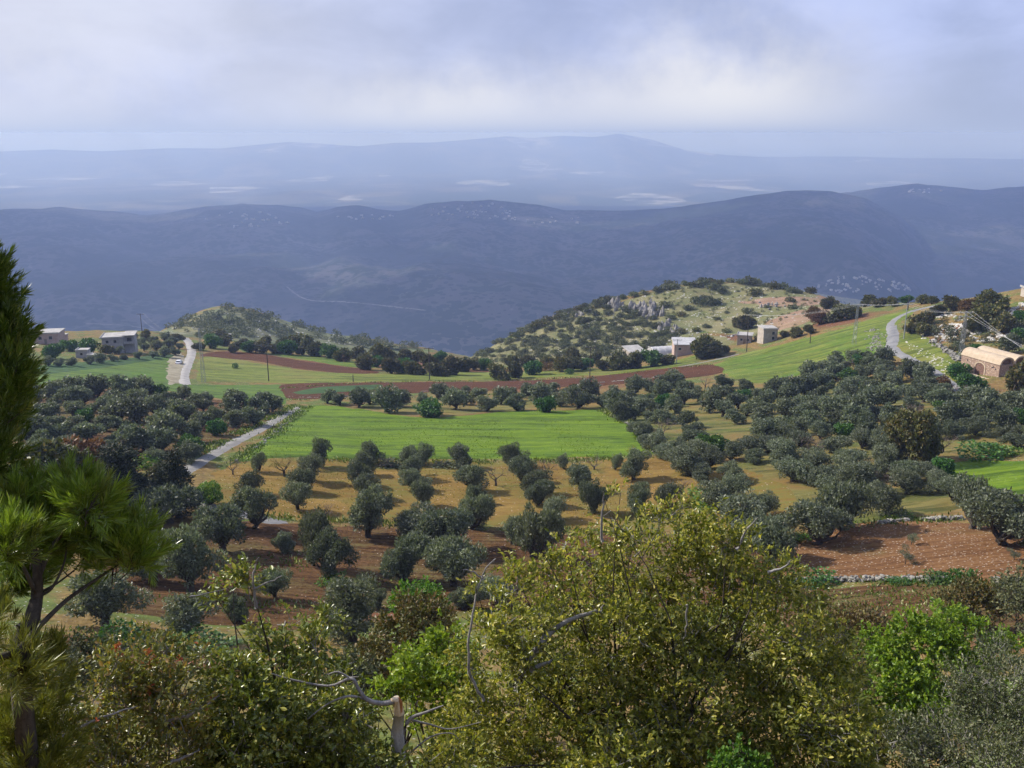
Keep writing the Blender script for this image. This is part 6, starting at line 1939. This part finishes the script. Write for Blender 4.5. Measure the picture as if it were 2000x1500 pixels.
# --- bushes between the foreground and the soil
mid = [
    ('sapling', 'bright spring-green sapling behind the broken stem', 'sapling', [(840, 1300, 44, 21), (800, 1320, 40, 21), (870, 1250, 34, 21.5), (880, 1340, 46, 21), (830, 1370, 50, 20.5), (760, 1350, 26, 21), (900, 1290, 30, 21.5), (785, 1290, 18, 21.5), (900, 1400, 40, 20), (868, 1205, 14, 22)], M_BRIGHT, 1500, 7, .13, .085, .3),
    ('bush', 'olive-brown bush behind the bright sapling', 'bush', [(830, 1215, 52, 32), (780, 1240, 46, 32), (740, 1280, 44, 31), (860, 1240, 40, 32), (800, 1290, 50, 31), (740, 1330, 40, 30), (690, 1350, 40, 29), (800, 1195, 30, 33)], M_DULL, 2100, 8, .15, .09, .35),
    ('bush', 'fresh green bush top above the olive-brown bush', 'bush', [(815, 1160, 28, 48), (840, 1175, 30, 48), (790, 1180, 24, 48)], M_FRESH, 700, 7, .2, .12, .4),
    ('bush', 'dark green bush left of the bright sapling', 'bush', [(680, 1310, 36, 28), (700, 1345, 36, 27), (660, 1350, 40, 27), (720, 1310, 24, 28)], M_SCRUB, 900, 7, .13, .08, .3),
    ('bush', 'large bright green rounded bush at the lower right', 'bush', [(1728, 1296, 60, 37), (1775, 1258, 54, 38), (1840, 1246, 56, 39), (1890, 1268, 52, 39), (1694, 1340, 48, 36), (1760, 1350, 70, 36), (1830, 1320, 70, 37), (1900, 1320, 40, 38), (1940, 1290, 36, 39), (1720, 1390, 46, 35), (1800, 1400, 64, 35), (1700, 1310, 26, 37), (1855, 1222, 30, 39.5), (1960, 1260, 24, 40)], M_BRIGHT, 4400, 8, .17, .11, .4),
    ('bush', 'greyish half-bare shrub in front of the large bright green bush', 'bush', [(1900, 1340, 50, 29), (1940, 1290, 40, 30), (1980, 1340, 50, 29), (1930, 1400, 60, 28), (2000, 1420, 60, 28), (1870, 1400, 40, 28), (1970, 1480, 60, 27)], M_GREYSH, 2300, 8, .11, .045, .4),
    ('bush', 'grey-green shrub at the bottom right below the bright bush', 'bush', [(1780, 1450, 50, 25), (1840, 1440, 46, 25), (1740, 1480, 40, 25), (1820, 1500, 60, 24.5), (1900, 1480, 54, 25), (1960, 1520, 60, 24)], M_GREYSH, 2000, 8, .10, .05, .35),
    ('bush', 'dark brownish bush under the right side of the yellow oak', 'bush', [(1600, 1240, 44, 33), (1570, 1290, 44, 31), (1640, 1300, 50, 31), (1590, 1350, 56, 29), (1660, 1380, 50, 28), (1690, 1440, 44, 26), (1640, 1440, 50, 26), (1680, 1500, 50, 25)], M_DULL, 2600, 8, .13, .08, .35),
    ('bush', 'russet shrub behind the dark brownish bush', 'bush', [(1600, 1215, 40, 47), (1650, 1240, 46, 45), (1570, 1190, 30, 49), (1690, 1230, 36, 46)], M_BROWNSH, 1200, 8, .17, .09, .4),
    ('bush', 'dark green bush between the russet shrub and the bright green bush', 'bush', [(1700, 1235, 34, 50), (1680, 1220, 26, 50), (1725, 1245, 26, 50)], M_SCRUB, 700, 8, .18, .11, .4),
    ('bush', 'olive-green rounded shrub below the right end of the terrace wall', 'bush', [(1890, 1170, 36, 74), (1920, 1190, 36, 73), (1870, 1195, 34, 73), (1850, 1180, 22, 74), (1930, 1165, 24, 74)], M_DULL, 1600, 7, .24, .13, .5),
    ('bush', 'dark bush at the right edge below the orange stony plot', 'bush', [(1985, 1160, 36, 72), (2010, 1190, 40, 71), (1990, 1130, 24, 74)], M_SCRUB, 900, 7, .24, .14, .5),
    ('bush', 'small dark green bush in the dry grass right of the yellow oak', 'bush', [(1600, 1200, 26, 66), (1620, 1215, 22, 65)], M_OAK, 500, 7, .2, .12, .4),
    ('bush', 'dark bush in the gap below the pine, lower left', 'bush', [(150, 1290, 40, 24), (190, 1310, 40, 24), (120, 1330, 44, 23), (210, 1280, 30, 25)], M_SCRUB, 1000, 7, .12, .06, .3),
    ('bush', 'bright green low growth at the bottom edge under the yellow oak', 'bush', [(1450, 1478, 26, 9.9), (1475, 1496, 24, 9.9), (1420, 1505, 24, 9.8)], M_FRESH, 240, 7, .06, .035, .12),
]
for i, (nm, lab, cat, bl, mt, ns, per, L, W, sl) in enumerate(mid):
    fore_shrub(nm, lab, cat, bl, mt, ns, per, L, W, sl, 70 + i, M_BARK if mt is not M_GREYSH else M_GREYBARK, .012, .8 if bl[0][3] > 15 else .2, .08, None)


# --- pines at the left edge: bundles of long needles along every shoot
def pine(label, blobs, nshoot, branches, seed, foot_px, yfrac=.12, up=.75, nl=.105, mat=None, low=()):
    rng = np.random.default_rng(seed)
    Bm = px_blobs(blobs, random.Random(seed), .45)
    Bl = px_blobs(low, random.Random(seed), .45)
    foot = at(*foot_px); foot.z = float(zmesh(foot.x, foot.y))
    f = np.array(foot)
    root = link('pine_tree', None, None, None, tuple(foot))
    tag(root, label, 'pine tree')
    for nm, mt, n in (('lower_needles', M_NEEDLEY, 300 if low else 0), ('needles', mat or M_NEEDLE, nshoot), ('yellow_needles', M_NEEDLEY, int(nshoot * yfrac))):
        if not n: continue
        B = Bl if nm == 'lower_needles' else Bm
        k = rng.choice(len(B), n, p=np.array([b[3] ** 2 for b in B]) / sum(b[3] ** 2 for b in B))
        Ba = np.array(B)
        d = unit(rng.normal(size=(n, 3)))
        base = Ba[k, :3] + d * Ba[k, 3:4] * (1 - .75 * rng.random((n, 1)))
        ax = unit(d * .55 + rng.normal(size=(n, 3)) * .28 + np.array([.12, 0, up]))
        per = 48
        t = np.tile(np.linspace(0, 1, per), n)
        A = np.repeat(ax, per, 0)
        P = np.repeat(base, per, 0) + A * (t * .17)[:, None]
        R = unit(np.cross(A, rng.normal(size=A.shape)))
        D = A * (.75 + .35 * t)[:, None] + R * (.62 - .30 * t)[:, None]
        N = rng.normal(size=A.shape)
        v, q = leaves(rng, P, D, N, nl * rng.uniform(.75, 1.2, len(P)), .0078)
        o = link(nm, new_mesh(nm, v - f, q), mt, root); o['kind'] = 'stuff'
    V, T = twig_mesh(base, ax, np.full(len(base), .2), .006, 1)
    tw = link('twigs', new_mesh('pine_twigs', V - f, None, T), M_BARK, root); tw['kind'] = 'stuff'
    for i, (pts, r0, r1) in enumerate(branches):
        mb = MB()
        w_ = [(0, 0, -.4)] if pts[0] is None else []
        w_ += [tuple(np.array(at(*p)) - f) for p in pts if p is not None]
        sm = smooth_line(w_, 6)
        mb.tube(sm, list(np.linspace(r0, r1, len(sm))), 7)
        link('trunk' if i == 0 else 'branch', mb.mesh('pine_wood', True), M_BARK, root)


pine('tall pine with a dense needled edge cut by the left side', [(-40, 560, 46, 8.2), (-30, 620, 56, 8.2), (-20, 690, 60, 8.2), (-22, 760, 60, 8.2), (-35, 830, 62, 8.2), (-45, 900, 66, 8.2), (-110, 600, 70, 8.4), (-110, 720, 80, 8.4), (-120, 850, 80, 8.4), (-70, 980, 60, 8.3), (-90, 500, 40, 8.4), (-55, 535, 40, 8.3), (5, 655, 34, 8.15), (12, 725, 38, 8.15), (8, 790, 34, 8.15)], 2600,
     [([None, (-150, 1300, 8.6), (-130, 900, 8.5), (-110, 600, 8.4), (-95, 430, 8.4)], .14, .02), ([(-130, 900, 8.5), (-70, 820, 8.3), (-10, 720, 8.2)], .035, .008), ([(-130, 980, 8.5), (-70, 930, 8.3), (-10, 850, 8.2)], .035, .008)], 81, (-160, 1500, 8.6), .03, .8, .085, M_NEEDLED)
pine('lower pine with bright needle tufts and a forked stem at the left', [(175, 985, 34, 7.4), (140, 960, 26, 7.4), (190, 1040, 42, 7.4), (120, 1020, 40, 7.3), (70, 980, 34, 7.3), (30, 1000, 34, 7.2), (60, 1060, 44, 7.2), (10, 1070, 44, 7.1), (150, 1080, 40, 7.4), (272, 1048, 24, 7.5), (290, 1075, 22, 7.5), (258, 1090, 30, 7.5),
     (225, 1105, 26, 7.5), (20, 1140, 40, 7.1)], 640,
     [([None, (40, 1330, 6.9), (62, 1215, 7.0), (72, 1165, 7.1), (72, 1110, 7.1), (62, 1050, 7.2)], .085, .018), ([(72, 1165, 7.1), (52, 1120, 7.0), (30, 1080, 7.0)], .022, .007), ([(70, 1140, 7.1), (95, 1080, 7.2), (130, 1030, 7.3), (170, 990, 7.4)], .025, .006),
      ([(-30, 1292, 6.6), (30, 1272, 6.7), (75, 1225, 6.9), (130, 1172, 7.1), (190, 1130, 7.3), (250, 1090, 7.5)], .03, .007), ([(72, 1160, 7.1), (110, 1140, 7.2), (150, 1110, 7.3)], .012, .005), ([(70, 1165, 7.1), (100, 1150, 7.1), (125, 1100, 7.2), (130, 1060, 7.3)], .014, .005)], 82, (30, 1500, 6.8), .16, .7, low=[(40, 1290, 44, 6.9), (95, 1300, 36, 7.0), (0, 1340, 50, 6.8), (80, 1370, 44, 6.9), (30, 1430, 56, 6.8), (110, 1440, 40, 6.9), (60, 1510, 60, 6.7), (-40, 1230, 40, 6.9), (0, 1200, 24, 6.9)])
